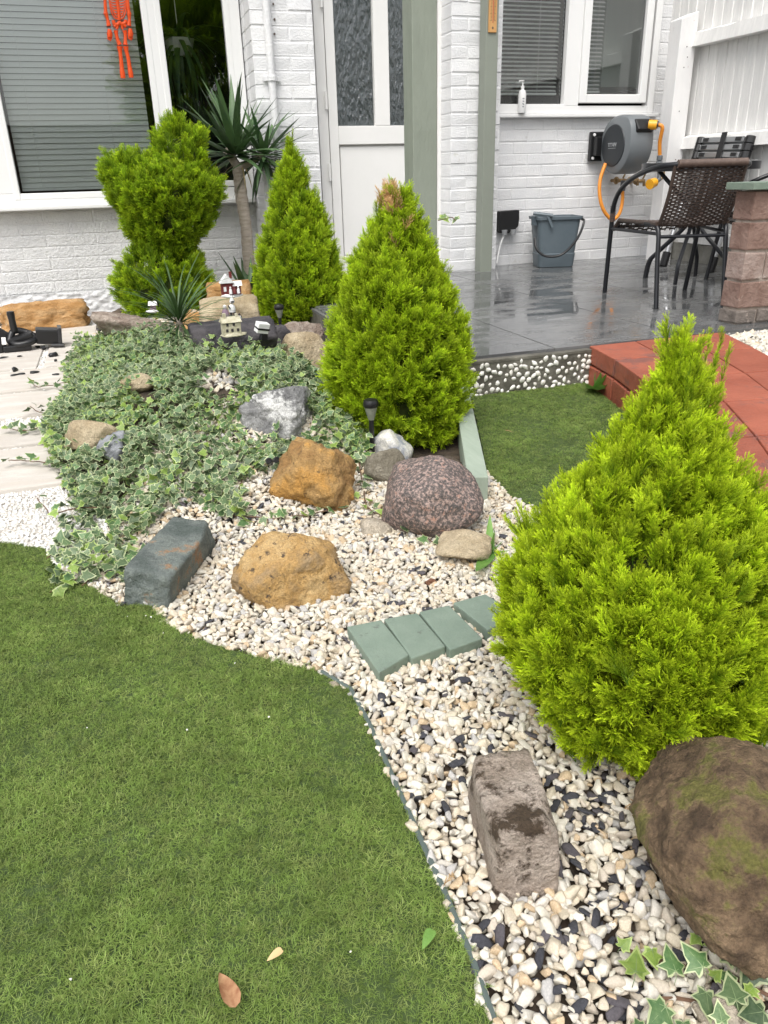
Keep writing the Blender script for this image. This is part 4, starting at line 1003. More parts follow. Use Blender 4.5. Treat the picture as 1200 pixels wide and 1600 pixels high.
rosette(t, yt+Vector((.02, 0, .03)), 7, .16, -1.0, .1, YD_, seed=8)
yp = at(392, 470); yp = Vector((W(390, 450, 4.85).x, 4.85, .06))
t = thing('yucca', 'small low yucca shoot with broad upright leaves at the foot of the tall one', 'yucca', tuple(yp))
rosette(t, yp, 13, .33, .45, 1.35, [sword(40+i, 1, .15, .3, .15, m_yuc) for i in range(3)], seed=3)
cp = at(284, 536)
t = thing('cordyline', 'spiky grass-like cordyline with long thin arching leaves', 'plant', tuple(cp))
MB().tube([cp, cp+Vector((0, 0, .10))], [.016, .013], 8).build('trunk', m_ytrunk, t)
rosette(t, cp+Vector((0, 0, .075)), 90, .27, -.1, 1.5, CL_, seed=12)
# weeds
m_weed = M('weed_leaf', (.10, .24, .04), (.18, .34, .07), scale=25, rough=.5, bump=.3, bscale=60, trans=.2)
WL = [sword(60+i, 1, .26, .35, .25, m_weed) for i in range(3)]
wp_ = G(765, 872); t = thing('weed', 'dark green weed with long jagged leaves growing out of the gravel', 'weed', tuple(wp_))
o = Vector(ORG[t.name])
for tx, ty, hh in ((765, 815, .05), (742, 920, .01), (800, 873, .015), (730, 850, .02), (790, 855, .03), (778, 838, .06)):
    q = G(tx, ty, hh); d = (q-wp_); l = d.length; zax = d.normalized(); y_ = (Vector((0, 0, 1))-zax*zax.z).normalized(); x_ = y_.cross(zax)
    link('leaf', random.choice(WL), t, Vector((0, 0, .012)), Matrix((x_, y_, zax)).transposed().to_euler(), (l*.85, l*.6, l))
wq = G(930, 612); t = thing('weed', 'leafy weed at the foot of the red steps on the back lawn', 'weed', tuple(wq))
for tx, ty, hh in ((905, 607, .02), (922, 588, .06), (943, 592, .06), (958, 614, .02), (940, 625, .01), (915, 620, .01), (950, 600, .05)):
    q = G(tx, ty, hh); d = (q-wq); l = max(.05, d.length); zax = d.normalized(); y_ = (Vector((0, 0, 1))-zax*zax.z).normalized(); x_ = y_.cross(zax)
    link('leaf', random.choice(WL), t, Vector((0, 0, .01)), Matrix((x_, y_, zax)).transposed().to_euler(), (l*1.5, l*1.2, l))
# fallen leaves
def fallen(label, pxs, mat, z=.024, cat='leaf', w=.4, curl=.3):
    a, b_ = G(pxs[0][0], pxs[0][1], z), G(pxs[1][0], pxs[1][1], z); d = b_-a; l = d.length
    me = sword(int(pxs[0][0]), 1, w, curl, -.12, mat)
    zax = d.normalized(); y_ = Vector((0, 0, 1)); x_ = y_.cross(zax)
    o = link('fallen_leaf', me, None, a, Matrix((x_, y_, zax)).transposed().to_euler(), (l, l, l)); tag(o, label, cat)
fallen('curled brown dead leaf on the front lawn', [(368, 1574), (341, 1513)], M('dead_leaf', (.26, .11, .05), (.46, .27, .14), scale=60, rough=.5), w=.40, curl=.8)
fallen('small tan leaf scrap on the lawn near the brown leaf', [(441, 1484), (416, 1500)], M('tan_leaf', (.60, .44, .22), rough=.6), w=.5)
fallen('small green leaf lying near the lawn edge', [(676, 1453), (659, 1482)], m_weed, w=.5)
fallen('short tan twig on the back lawn', [(789, 672), (802, 674)], M('tan_twig', (.45, .28, .14), rough=.8), w=.16)

for i, (x, y) in enumerate([(199, 963), (228, 962), (236, 964), (255, 989), (367, 1036), (292, 1140), (110, 1530), (548, 1487), (136, 1137), (420, 1120)]):
    p = G(x, y, .018); o = link('stone_crumb', WP[i % 6], None, p, (0, 0, i), (random.uniform(.0022, .004),)*3)
    tag(o, ['leftmost tiny white crumb of the three on the lawn below the slate block', 'middle tiny white crumb of the three on the lawn below the slate block', 'right tiny white crumb of the three on the lawn below the slate block', 'tiny white crumb at the lawn edge just right of the slate block', 'tiny white crumb at the lawn edge below the ochre boulder', 'tiny white crumb alone in the middle of the upper lawn', 'tiny white crumb at the bottom left of the lawn', 'tiny white crumb between the tan scrap and the green leaf', 'tiny white crumb near the left photo edge in the upper lawn', 'tiny white crumb on the lawn nearest to its bend'][i], 'stone crumb', 'tiny white stone crumbs on the front lawn')

# ================================================================ posts, fence, pillar
def tube_box(x0, x1, y0, y1, z0, z1): return ((x0+x1)/2, (y0+y1)/2, (z0+z1)/2), (x1-x0, y1-y0, z1-z0)
a, c = W(645, 200, 3.75).x, W(683, 200, 3.75).x
b = MB(); n = 26
vs = []
for j in range(n+1):
    z = .13+2.4*j/n
    for x, y in ((a, 3.75), (c, 3.75), (c, 3.87), (a, 3.87)): vs.append((x+.0022*noise.noise(Vector((x*9, y*9, z*6))), y+.002*noise.noise(Vector((x*5, y*9, z*7))), z))
fs = [(j*4+k, j*4+(k+1) % 4, j*4+4+(k+1) % 4, j*4+4+k) for j in range(n) for k in range(4)]+[(3, 2, 1, 0), (n*4, n*4+1, n*4+2, n*4+3)]
tag(b.add(vs, fs).build('porch_post', m_sage, bevel=.004), 'rough sage green timber post standing in front of the door', 'post')
a, c = W(757, 150, 4.99).x, W(776, 150, 4.99).x
o = MB().box(*tube_box(a, c, 4.99, 5.082, .143, 2.5)).build('porch_post', m_sage_s, bevel=.006)
tag(o, 'smooth sage green post against the brick pier, thermometer on it', 'post')
# thermometer
m_pine = M('pine_wood', (.52, .27, .09), (.64, .37, .15), scale=10, rough=.5, stretch=(3, 1, .3))
tb = W(769, 51, 4.985); t = thing('thermometer', 'narrow pine thermometer with black scale marks on the green post', 'thermometer', tuple(tb))
hw = 6.6*4.95/FOC
MB().box((tb.x, 4.984, tb.z+.20), (hw*2, .010, .40)).build('board', m_pine, t, bevel=.003)
b = MB()
for k in range(46):
    z = tb.z+.062+k*.0072; l = .011 if k % 5 == 0 else .006
    for s_ in (-1, 1): b.box((tb.x+s_*(.007+l/2), 4.9782, z), (l, .0008, .0016))
b.build('scale_marks', m_black, t)
MB().tube([(tb.x, 4.977, tb.z+.05), (tb.x, 4.977, tb.z+.36)], .0022, 8).build('glass_tube', M('thermometer_tube', (.45, .10, .06), rough=.1), t)
MB().lathe([(.006, -.001), (.005, .002)], (tb.x, 4.978, tb.z+.025), 10, rot=Matrix.Rotation(PI/2, 3, 'X')).build('screw', M('dull_screw', (.16, .12, .09), rough=.5, metal=.6), t)

XF = 3.93
fence = thing('fence', 'white painted closeboard fence with horizontal rails on the right', 'fence', (XF, 4.4, .15))
o = Vector(ORG[fence.name]); bme = [None]*3
for k in range(3):
    rnd = random.Random(k+70); bb = MB(); w = .104
    prof = [(-w/2, -.011), (w/2, -.004), (w/2, .003), (-w/2, .003)]; vs = []; nn = 14
    for j in range(nn+1):
        z = 2.25*j/nn
        for y, x in prof: vs.append((x+.0015*noise.noise(Vector((k*7, y*30, z*3))), y+.0012*noise.noise(Vector((k*5, 3, z*4))), z))
    fs = [(j*4+q, j*4+(q+1) % 4, j*4+4+(q+1) % 4, j*4+4+q) for j in range(nn) for q in range(4)]+[(3, 2, 1, 0), (nn*4, nn*4+1, nn*4+2, nn*4+3)]
    bme[k] = bb.add(vs, fs).mesh('board', m_woodw, bevel=.0015, bseg=1)
y = 5.27; i = 0
while y > 1.2:
    link('board', bme[i % 3], fence, (0+.0008*(i % 2), y-o.y, .12+random.uniform(-.003, .003)), (0, 0, random.uniform(-.015, .015))); y -= .087; i += 1
def rail(z, h, d, y0=5.0, y1=1.2, torn=False, nm='rail'):
    b = MB(); n = 60; vs = []; rnd = random.Random(int(z*100))
    for j in range(n+1):
        yy = y0+(y1-y0)*j/n; r = (rnd.uniform(-.010, .004) if torn and j < 7 else 0)
        for x, zz in ((XF-.012-d, z), (XF-.012, z), (XF-.012, z+h), (XF-.012-d*.82, z+h-.012+r)): vs.append((x+.002*noise.noise(Vector((1, yy*5, zz*9))), yy, zz+.003*noise.noise(Vector((x, yy*3, z)))))
    fs = [(j*4+q, j*4+(q+1) % 4, j*4+4+(q+1) % 4, j*4+4+q) for j in range(n) for q in range(4)]+[(3, 2, 1, 0), (n*4, n*4+1, n*4+2, n*4+3)]
    return b.add(vs, fs).build(nm, m_woodw, fence)
rail(1.50, .095, .075, 5.0, torn=True); rail(.885, .085, .07, 4.98); rail(.275, .08, .03, 4.9)
MB().box((XF-.012, 3.1, .205), (.05, 3.9, .13)).build('gravel_board', M('damp_gravel_board', (.13, .125, .105), (.24, .235, .21), scale=9, rough=.9, bump=.5), fence, bevel=.004)
b = MB(); pz = W(1066, 22, 4.95).z
b.box(*tube_box(3.745, 3.875, 4.95, 5.07, .14, pz)); me_ = b.build('post', M('speckled_white_post', (.70, .70, .70), (.80, .79, .78), scale=5, rough=.7, bump=.3, bscale=20, spots=(.52, .38, .36), sscale=48, sth=.66, stretch=(1, 1, .35)), fence, bevel=.006)
for v in me_.data.vertices:
    if v.co.z > .9: v.co.z += (v.co.x+.12)*.35
b = MB()
for zz in (1.5, 1.44, 1.38, 1.12, .82, .55): b.lathe([(.0035, -.001), (.003, .002)], (3.80+.02*random.random(), 4.949, zz), 8, rot=Matrix.Rotation(PI/2, 3, 'X'))
b.build('nail', M('rusty_nail', (.05, .035, .03), rough=.7), fence)

m_br = [M('old_red_brick', (.19, .115, .09), (.29, .195, .16), scale=16, rough=.85, bump=.9, bscale=60, spots=(.40, .30, .25), sscale=22, sth=.60),
        M('pink_grey_brick', (.27, .195, .165), (.38, .30, .265), scale=16, rough=.85, bump=.9, bscale=60, spots=(.46, .40, .36), sscale=20, sth=.60),
        M('grey_brown_brick', (.13, .11, .095), (.24, .205, .18), scale=16, rough=.85, bump=.9, bscale=60, spots=(.36, .30, .26), sscale=22, sth=.58)]
m_mort = M('sandy_mortar', (.34, .28, .235), (.45, .39, .34), scale=25, rough=.95, bump=.8, bscale=80)
pil = thing('brick_pillar', 'low wall of old red and pinkish bricks on edge with green tile on top', 'brick wall', (2.46, 2.68, .15))
o = Vector(ORG[pil.name]); px0, py0, py1, zt = 2.46, 2.68, 2.785, W(1160, 298, 2.68).z
MB().box(*tube_box(px0+.013, 3.59, py0+.010, py1-.010, .13, zt-.002)).build('mortar', m_mort, pil)
hh = (zt-.15-.062)/4
for c in range(5):
    z0 = .15 if c == 0 else .212+hh*(c-1); h = .062 if c == 0 else hh
    x = px0-(0 if c % 2 else .11); first = True
    while x < 3.58:
        a, c_ = max(x, px0), min(x+.222, 3.6); w = c_-a-.011
        if w > .03:
            mt = m_br[2] if c == 0 else (m_br[1] if random.random() < .62 else random.choice(m_br))
            if first and c > 0: mt = m_br[0] if c in (1, 3, 4) else m_br[1]
            bk = MB().box(((a+c_)/2, (py0+py1)/2, z0+h/2), (w, .105+random.uniform(-.002, .004), h-.011)).build('brick', mt, pil, bevel=.005)
            for v in bk.data.vertices: v.co += Vector((noise.noise(v.co*40), noise.noise(v.co*37+Vector((5, 0, 0))), noise.noise(v.co*43)))*.0035
        first = False; x += .222
MB().box(*tube_box(px0-.035, px0+.30, py0-.03, py1+.02, zt+.002, zt+.030)).build('capping_tile', m_gbrick, pil, bevel=.003)
MB().box(*tube_box(px0+.31, px0+.64, py0-.03, py1+.02, zt+.002, zt+.030)).build('capping_tile', m_gbrick, pil, bevel=.003)

# ================================================================ furniture
m_rat = M('brown_rattan', (.045, .030, .024), (.085, .060, .048), scale=90, rough=.5, coord='obj')
m_rat2 = M('rattan_binding', (.10, .068, .055), (.15, .105, .085), scale=60, rough=.45, coord='obj')
def smoothp(pts, k=6):
    pts = [Vector(p) for p in pts]; out = []
    for i in range(len(pts)-1):
        p0, p1, p2, p3 = pts[max(0, i-1)], pts[i], pts[i+1], pts[min(len(pts)-1, i+2)]
        for j in range(k):
            t = j/k; out.append(.5*((2*p1)+(p2-p0)*t+(2*p0-5*p1+4*p2-p3)*t*t+(3*p1-p0-3*p2+p3)*t**3))
    out.append(pts[-1]); return out
def make_chair(loc, rz, label):
    t = thing('bistro_chair', label, 'chair', loc, rz, 'rattan bistro chairs at the round table'); r = .0115
    for s_ in (-1, 1):
        MB().tube(smoothp([(s_*.165, -.29, .0), (s_*.165, -.245, .20), (s_*.163, -.215, .335), (s_*.17, -.18, .372), (s_*.185, -.10, .376)]), r, 10).build('rear_leg', m_blackm, t, smooth=True, local=True)
        MB().tube(smoothp([(s_*.225, .29, .0), (s_*.238, .235, .36), (s_*.243, .215, .44), (s_*.246, .14, .515), (s_*.24, .0, .575), (s_*.225, -.16, .612), (s_*.20, -.27, .628), (s_*.15, -.325, .634), (s_*.10, -.34, .636)]), r*1.05, 10).build('arm', m_blackm, t, smooth=True, local=True)
        MB().tube([(s_*.236, .24, .335), (s_*.163, -.215, .335)], .008, 8).build('side_rail', m_blackm, t, local=True)
        b = MB()
        for k in range(9): b.tube([(s_*.2385, .229, .372+k*.0085), (s_*.2388, .228, .3775+k*.0085)], r*1.25, 10)
        b.build('binding', m_rat2, t, local=True)
    MB().tube([(-.165, -.222, .322), (.165, -.222, .322)], .008, 8).build('rear_rail', m_blackm, t, local=True)
    MB().tube([(-.235, .232, .345), (.235, .232, .345)], .008, 8).build('front_rail', m_blackm, t, local=True)
    b = MB(); n = 60
    for k in range(n):
        x = -.155+.31*k/(n-1); cv = -.012*(1-(x/.16)**2); b.tube([(x-.0024, -.335+cv, .637), (x+.0024, -.335+cv, .637)], .0175, 10)
    b.build('top_binding', m_rat2, t, smooth=True, local=True)
    # woven back: wavy strands round upright rods
    def wv(name, P, rows, cols, amp, th, edge=True):
        b = MB()
        for i in range(rows):
            v = (i+.5)/rows; pts = []
            for j in range(cols*3+1):
                u = j/(cols*3); p, nn = P(u, v); pts.append(p+nn*(amp*math.sin(PI*u*cols+(PI if i % 2 else 0))))
            b.tube(pts, th, 5)
        for j in range(cols+1):
            u = j/cols; b.tube([P(u, v/8)[0] for v in range(9)], th*.75, 5)
        if edge:
            for u in (0, 1): b.tube([P(u, v/8)[0] for v in range(9)], th*2.4, 7)
        q = b.build(name, m_rat, t, smooth=True, local=True); q['kind'] = 'stuff'; return q
    def Pb(u, v):
        hw_ = .158+.005*v; x = (u*2-1)*hw_; y = -.195-.125*v-.02*math.sin(PI*v)-.022*(1-(2*u-1)**2)*(.4+.6*v); return Vector((x, y, .37+.262*v)), Vector((0, -.93, .37))
    wv('backrest', Pb, 34, 17, .0042, .0036)
    def Ps(u, v):
        yy = -.205+.435*v; x = (u*2-1)*(.17+.055*v); dip = -.012*(1-(2*u-1)**2); fr_ = -.05*max(0, (v-.9)/.1)**2; return Vector((x, yy, .380+dip+fr_)), Vector((0, 0, 1))
    wv('seat', Ps, 50, 18, .0035, .0042)
    return t
CHX, CHY = 2.675, 3.42
ch1 = make_chair((CHX, CHY, .15), R(-15), 'brown woven rattan bistro chair seen from behind, nearest on the wet patio')
ch2 = copy_tree(ch1); ch2.location = (3.50, 3.60, .15); ch2.rotation_euler = (0, 0, R(62)); ch2['label'] = 'second rattan bistro chair, half hidden by the brick wall'
tc = (3.24, 3.98, .15); t = thing('bistro_table', 'round glass topped bistro table with black metal legs', 'table', tc)
ztab = .64
m_tglass = M('smoky_glass', (.05, .06, .065), rough=.05, spec=.8)
MB().lathe([(.0, ztab), (.305, ztab), (.312, ztab+.004), (.305, ztab+.008), (0, ztab+.008)], (tc[0], tc[1], tc[2]), 48, cap=False).build('tabletop', m_tglass, t, smooth=True)
MB().lathe([(.313, ztab-.038), (.318, ztab-.036), (.318, ztab+.004), (.311, ztab+.006), (.309, ztab-.036), (.313, ztab-.038)], tc, 48, cap=False).build('rim', m_blackm, t, smooth=True)
for k in range(4):
    az = R(38+90*k); e = Vector((math.cos(az), math.sin(az), 0)); f_ = Vector((-e.y, e.x, 0))*.012; c = Vector(tc)
    for s_ in (-1, 1) if k in (1,) else (0,):
        MB().tube(smoothp([c+e*.24+f_*s_*1.3, c+e*.225+Vector((0, 0, .10))+f_*s_*1.3, c+e*.18+Vector((0, 0, .155))+f_*s_, c+e*.03+Vector((0, 0, .315))+f_*s_, c+e*.03+Vector((0, 0, .40)), c+e*.24+Vector((0, 0, ztab-.02))]), .0115, 9).build('leg', m_blackm, t, smooth=True)
MB().lathe([(.04, .33), (.045, .36), (.04, .39)], tc, 16).build('hub', m_blackm, t)

# telescopic ladder
m_alu = M('brushed_aluminium', (.50, .51, .52), rough=.32, metal=.9)
L0, L1, R0_, R1_ = Vector((3.56, 4.62, .152)), Vector((3.845, 4.735, .945)), Vector((3.61, 4.21, .152)), Vector((3.845, 4.285, .935))
t = thing('telescopic_ladder', 'collapsed black and silver telescopic ladder leaning on the white fence', 'ladder', tuple((L0+R0_)/2))
for p, q in ((L0, L1), (R0_, R1_)):
    s_ = MB().tube([p+(q-p)*.08, p+(q-p)*.60], .019, 12).build('stile', m_alu, t, smooth=True)
    MB().tube([p, p+(q-p)*.11], .027, 10).build('foot', m_black, s_)
    for k in range(9):
        u = .50+k*.056; MB().tube([p+(q-p)*u, p+(q-p)*(u+.049)], .031, 12).build('collar', m_black, t)
ax_ = (R1_-L1).normalized(); upv = (L1-L0).normalized(); nv = ax_.cross(upv).normalized()
rotm = Matrix((ax_, upv, nv)).transposed()
for k in range(9):
    u = .525+k*.056; a_, c_ = L0+(L1-L0)*u, R0_+(R1_-R0_)*u; mid = (a_+c_)/2; w = (c_-a_).length-.06
    rg = MB().box(mid, (w, .034, .05), rot=rotm).build('rung', m_alu, t, bevel=.003)
    if k > 4 or True:
        b = MB()
        for s_ in (-1, 1): b.box(mid+ax_*s_*(w/2-.045)+nv*.027*(-1 if nv.x > 0 else 1), (.05, .022, .006), rot=rotm)
        b.build('lock_button', m_black, rg)
mid = (L0+R0_)/2+((L1+R1_)/2-(L0+R0_)/2)*.75
MB().box(mid+nv*.034*(-1 if nv.x > 0 else 1)+ax_*.03, (.045, .46, .006), rot=rotm @ Matrix.Rotation(.06, 3, 'Z')).build('strap', m_black, t)
sgn = (-1 if nv.x > 0 else 1)
pR = R0_+(R1_-R0_)*.43
MB().box(pR+nv*sgn*.021, (.030, .035, .003), rot=rotm).build('red_label', M('red_label', (.45, .02, .03), rough=.4), t)
lb = MB().box(pR-upv*.055+nv*sgn*.021, (.030, .07, .003), rot=rotm).build('round_mark_label', m_black, t)
b = MB()
for k in (0, 1): b.lathe([(.0115, 0), (.0115, .001), (.007, .001), (.007, 0)], pR-upv*(.038+.031*k)+nv*sgn*.0235, 14, rot=rotm, cap=False)
b.build('ring_mark', m_upvc, lb)

# ================================================================ hose reel
m_reel = M('reel_grey_plastic', (.16, .175, .185), rough=.38); m_hose = M('orange_hose', (.72, .26, .03), rough=.45); m_yel = M('yellow_orange_plastic', (.80, .38, .02), rough=.35)
m_brass = M('old_brass', (.30, .19, .09), (.42, .30, .16), scale=60, rough=.4, metal=.8); m_conn = M('grey_connector', (.12, .13, .14), rough=.4)
RY = 5.05; rc = W(960, 227, RY); X0, TH = rc.x, .185
t = thing('hose_reel', 'grey wall mounted hose reel with dark disc lettered TITAN and orange hose', 'hose reel', tuple(rc))
prof = []
for k in range(40):
    a = 2*PI*k/40; r_ = .185
    yy, zz = -math.cos(a), math.sin(a)      # front (towards -Y) first
    ext = 1+.14*math.exp(-((a-.80)/.42)**2)
    prof.append((yy*r_*ext, zz*r_*ext))
b = MB(); n = 40; vs = []
for xo, sc_ in ((0, .90), (.006, .955), (.03, 1), (TH-.03, 1), (TH-.006, .965), (TH, .90)):
    for y, z in prof: vs.append((X0+xo, RY+.0+y*sc_, rc.z+z*sc_))
fs = [(i*n+j, i*n+(j+1) % n, (i+1)*n+(j+1) % n, (i+1)*n+j) for i in range(5) for j in range(n)]+[tuple(range(n-1, -1, -1)), tuple(range(5*n, 6*n))]
b.add(vs, fs).build('casing', m_reel, t, smooth=True)
rx = Matrix.Rotation(-PI/2, 3, 'Y')
MB().lathe([(.133, 0), (.130, .006), (.118, .008), (0.0, .010)], (X0, RY+.012, rc.z-.002), 40, rot=rx, cap=False).build('disc', M('dark_disc', (.022, .026, .03), rough=.5), t, smooth=True)
cu = bpy.data.curves.new('txt', 'FONT'); cu.body = 'TITAN'; cu.size = .034; cu.extrude = .001; cu.align_x = 'CENTER'; cu.offset = .0008
to = bpy.data.objects.new('txt', cu); COL.objects.link(to); bpy.context.view_layer.update()
tme = bpy.data.meshes.new_from_object(to.evaluated_get(bpy.context.evaluated_depsgraph_get())); bpy.data.objects.remove(to)
tme.materials.clear(); tme.materials.append(M('grey_lettering', (.30, .31, .32), rough=.4))
mt_ = Matrix(((0, 0, -1), (-1, 0, 0), (0, 1, 0)))
lt = link('lettering', tme, t, (-.0112, .012, -.008), mt_.to_euler())
MB().box((X0-.0108, RY+.012, rc.z-.018), (.001, .09, .003)).build('lettering_underline', tme.materials[0], t)
b = MB(); wz = rc.z+.105
b.box((X0+TH/2+.01, RY-.158, wz), (.13, .055, .085), rot=(R(-38), 0, 0)); b.build('hose_outlet', m_black, t, bevel=.01)
op = Vector((X0+TH/2+.055, RY-.205, wz+.01))
MB().tube([op+Vector((-.02, .02, .0)), op+Vector((.02, -.015, -.004))], .030, 14).build('outlet_collar', m_yel, t, smooth=True)
MB().tube([op+Vector((.015, -.012, -.003)), op+Vector((.026, -.02, -.005))], .022, 14).build('outlet_seal', m_black, t, smooth=True)
bk = W(924, 225, 5.26)
b = MB(); zc = rc.z
b.box((bk.x+.055, 5.275, zc), (.12, .035, .19)); b.build('wall_bracket', m_black, t, bevel=.008)
MB().box((X0-.015, 5.235, zc), (.05, .06, .12)).build('bracket_arm', m_black, t, bevel=.006)
b = MB()
for s_ in (-1, 1): b.lathe([(.011, 0), (.009, .006)], (bk.x+.018, 5.257, zc+s_*.075), 10, rot=Matrix.Rotation(PI/2, 3, 'X'))
b.build('bolt', m_upvc, t)
hp = [W(946, 256, 5.12), W(938, 280, 5.1), W(937, 305, 5.08), W(943, 328, 5.06), W(956, 343, 5.05), W(967, 335, 5.06), W(972, 318, 5.1), W(973, 300, 5.16)]
MB().tube(smoothp(hp, 6), .0125, 12).build('feed_hose', m_hose, t, smooth=True)
hp = [op+Vector((.02, -.015, -.003)), op+Vector((.045, -.04, -.02)), W(1031, 222, 4.83), W(1031, 245, 4.84)]
hp2 = smoothp(hp, 6); MB().tube(hp2, .0125, 12).build('lead_hose', m_hose, t, smooth=True)
MB().lathe([(.014, .03), (.019, .025), (.019, 0), (.013, -.005), (.022, -.01), (.022, -.035), (.012, -.04)], hp2[-1]-Vector((0, 0, .02)), 14).build('hose_connector', m_conn, t, smooth=True)
e = hp2[-1]
t = thing('spray_gun', 'grey hose spray gun with round yellow head hanging from the hose', 'spray gun', tuple(W(1028, 290, 4.84)))
MB().tube([W(1030, 252, 4.84), W(1030, 268, 4.84), W(1030, 280, 4.84), W(1022, 286, 4.83)], [.012, .012, .016, .02], 10).build('handle', m_conn, t, smooth=True)
MB().tube([W(1023, 285, 4.835), W(1015, 288, 4.82)], [.030, .034], 16).build('head', m_yel, t, smooth=True)
MB().tube([W(1029, 282, 4.84), W(1037, 276, 4.84), W(1038, 268, 4.84)], [.012, .010, .006], 10).build('trigger', m_brass, t, smooth=True)
# taps
def tapx(px, py, label, wheel=True):
    p = W(px, py, 5.24); t = thing('tap', label, 'tap', tuple(p))
    rxx = Matrix.Rotation(PI/2, 3, 'X')
    MB().tube([p+Vector((0, .06, 0)), p], .011, 10).build('pipe', m_brass, t, smooth=True)
    MB().lathe([(.022, -.006), (.026, 0), (.022, .008), (.010, .014)], p, 16, rot=rxx).build('flange', m_brass, t, smooth=True)
    MB().tube([p+Vector((.0, -.01, 0)), p+Vector((.045, -.03, .0)), p+Vector((.05, -.03, -.035))], [.013, .015, .011], 10).build('body', m_brass, t, smooth=True)
    if wheel: MB().box(p+Vector((.045, -.03, .035)), (.012, .006, .05), rot=(0, .5, 0)).build('lever', m_brass, t, bevel=.003)
    return t
tapx(963, 282, 'brass tap on the wall feeding the grey hose connector')
MB_t = W(973, 290, 5.17)
o = MB().lathe([(.012, .035), (.017, .03), (.017, 0), (.014, -.004), (.020, -.008), (.020, -.035), (.013, -.04)], MB_t, 14).build('hose_connector', m_conn, None, smooth=True); tag(o, 'grey quick connector joining the orange hose to the tap', 'connector')
tapx(984, 282, 'second brass tap right of the hose connector', False)
tapx(994, 283, 'small brass drain tap behind the chair arm')

# ================================================================ bin, sockets, bottle
m_bin = M('blue_grey_bin_plastic', (.105, .135, .155), (.12, .15, .17), scale=12, rough=.42, spots=(.17, .19, .20), sscale=60, sth=.70)
bc = Vector((2.955, 5.05, .15)); t = thing('food_bin', 'blue-grey plastic caddy bin with black handle standing by the wall', 'bin', tuple(bc), 0)
def rrect(hx, hy, r, n=5):
    out = []
    for cx, cy, a0 in ((hx-r, hy-r, 0), (-hx+r, hy-r, 90), (-hx+r, -hy+r, 180), (hx-r, -hy+r, 270)):
        for k in range(n+1): a = R(a0+90*k/n); out.append((cx+r*math.cos(a), cy+r*math.sin(a)))
    return out
def loft(secs, c, n=5, rz=0, close=True):
    b = MB(); vs = []; m_ = Matrix.Rotation(rz, 3, 'Z')
    for hx, hy, r, z in secs: vs += [Vector(c)+m_ @ Vector((x, y, z)) for x, y in rrect(hx, hy, r, n)]
    k = 4*(n+1); fs = [(i*k+j, i*k+(j+1) % k, (i+1)*k+(j+1) % k, (i+1)*k+j) for i in range(len(secs)-1) for j in range(k)]
    fs.append(tuple(range(k-1, -1, -1)))
    if close: fs.append(tuple(range((len(secs)-1)*k, len(secs)*k)))
    return b.add(vs, fs)
rzb = R(-14); BH = .325
loft([(.118, .088, .03, .0), (.124, .092, .03, .004), (.132, .10, .03, .09), (.128, .096, .03, .094), (.148, .115, .032, BH-.012), (.162, .128, .034, BH-.010), (.164, .13, .034, BH+.008), (.152, .118, .03, BH+.010), (.148, .114, .03, BH-.02), (.12, .09, .03, .02)], bc, rz=rzb, close=True).build('body', m_bin, t, smooth=True)
m_ = Matrix.Rotation(rzb, 3, 'Z')
def bl(x, y, z): return bc + m_ @ Vector((x, y, z))
MB().tube(smoothp([bl(.150, -.10, BH-.01), bl(.155, -.15, BH-.03), bl(.11, -.165, .19), bl(.02, -.155, .095), bl(-.09, -.15, .082), bl(-.158, -.13, .13), bl(-.164, -.09, .20)], 7), .0085, 8).build('handle', m_black, t, smooth=True)
MB().tube([bl(-.185, -.10, BH+.035), bl(-.06, -.14, BH+.018)], .012, 8).build('lid_lever', m_bin, t, smooth=True)
b = MB(); b.box(bl(-.075, -.133, BH-.02), (.016, .012, .085), rot=Matrix.Rotation(rzb, 3, 'Z') @ Matrix.Rotation(-.45, 3, 'Y')); b.box(bl(-.165, -.06, BH-.015), (.02, .05, .06)); b.build('lid_clip', m_bin, t, bevel=.003)
p = W(794, 347, 5.26); t = thing('junction_box', 'black jagged weatherproof box on the wall left of the bin', 'box', tuple(p))
b = MB(); poly = [(-.078, .073), (-.02, .075), (.075, .078), (.078, .02), (.072, -.03), (.055, -.045), (.05, -.06), (.02, -.055), (.0, -.075), (-.03, -.06), (-.06, -.072), (-.08, -.05)]
mt_ = Matrix.Translation(p) @ Matrix.Rotation(PI/2, 4, 'X'); b.prism(poly, -.04, .02, mt=mt_); b.build('cover', M('matt_black', (.008, .008, .009), rough=.6), t, bevel=.004)
b = MB()
for dx in (-.042, .028): b.tube([p+Vector((dx, -.03, -.05)), p+Vector((dx, -.03, -.085))], [.022, .016], 8)
b.build('gland', M('grey_gland', (.34, .35, .36), rough=.6), t)
MB().tube([p+Vector((-.042, -.025, -.08)), W(781, 385, 5.24), W(776, 412, 5.22)], .007, 8).build('cable', m_upvc, t, smooth=True)
p = W(815, 176, 5.235); p = Vector((p.x, 5.235, SILL_R+.021)); t = thing('soap_bottle', 'white pump bottle standing on the right window sill', 'bottle', tuple(p))
s_ = 1.0
MB().lathe([(.024, 0), (.026, .004), (.026, .115), (.022, .132), (.010, .140), (.010, .150)], p, 20).build('body', m_upvc, t, smooth=True)
MB().lathe([(.012, .148), (.012, .162), (.004, .164), (.004, .188), (.010, .189), (.010, .195)], p, 14).build('pump', m_upvc, t, smooth=True)
MB().tube([p+Vector((0, 0, .192)), p+Vector((-.03, -.01, .190)), p+Vector((-.034, -.011, .182))], .0045, 8).build('spout', m_upvc, t)
b = MB()
for k in range(4): b.box(p+Vector((-.004, -.0265, .085-.016*k)), (.014-.002*(k % 2), .001, .006), rot=(0, .3*(k % 3), 0))
b.build('printed_mark', M('grey_print', (.25, .26, .28), rough=.6), t)

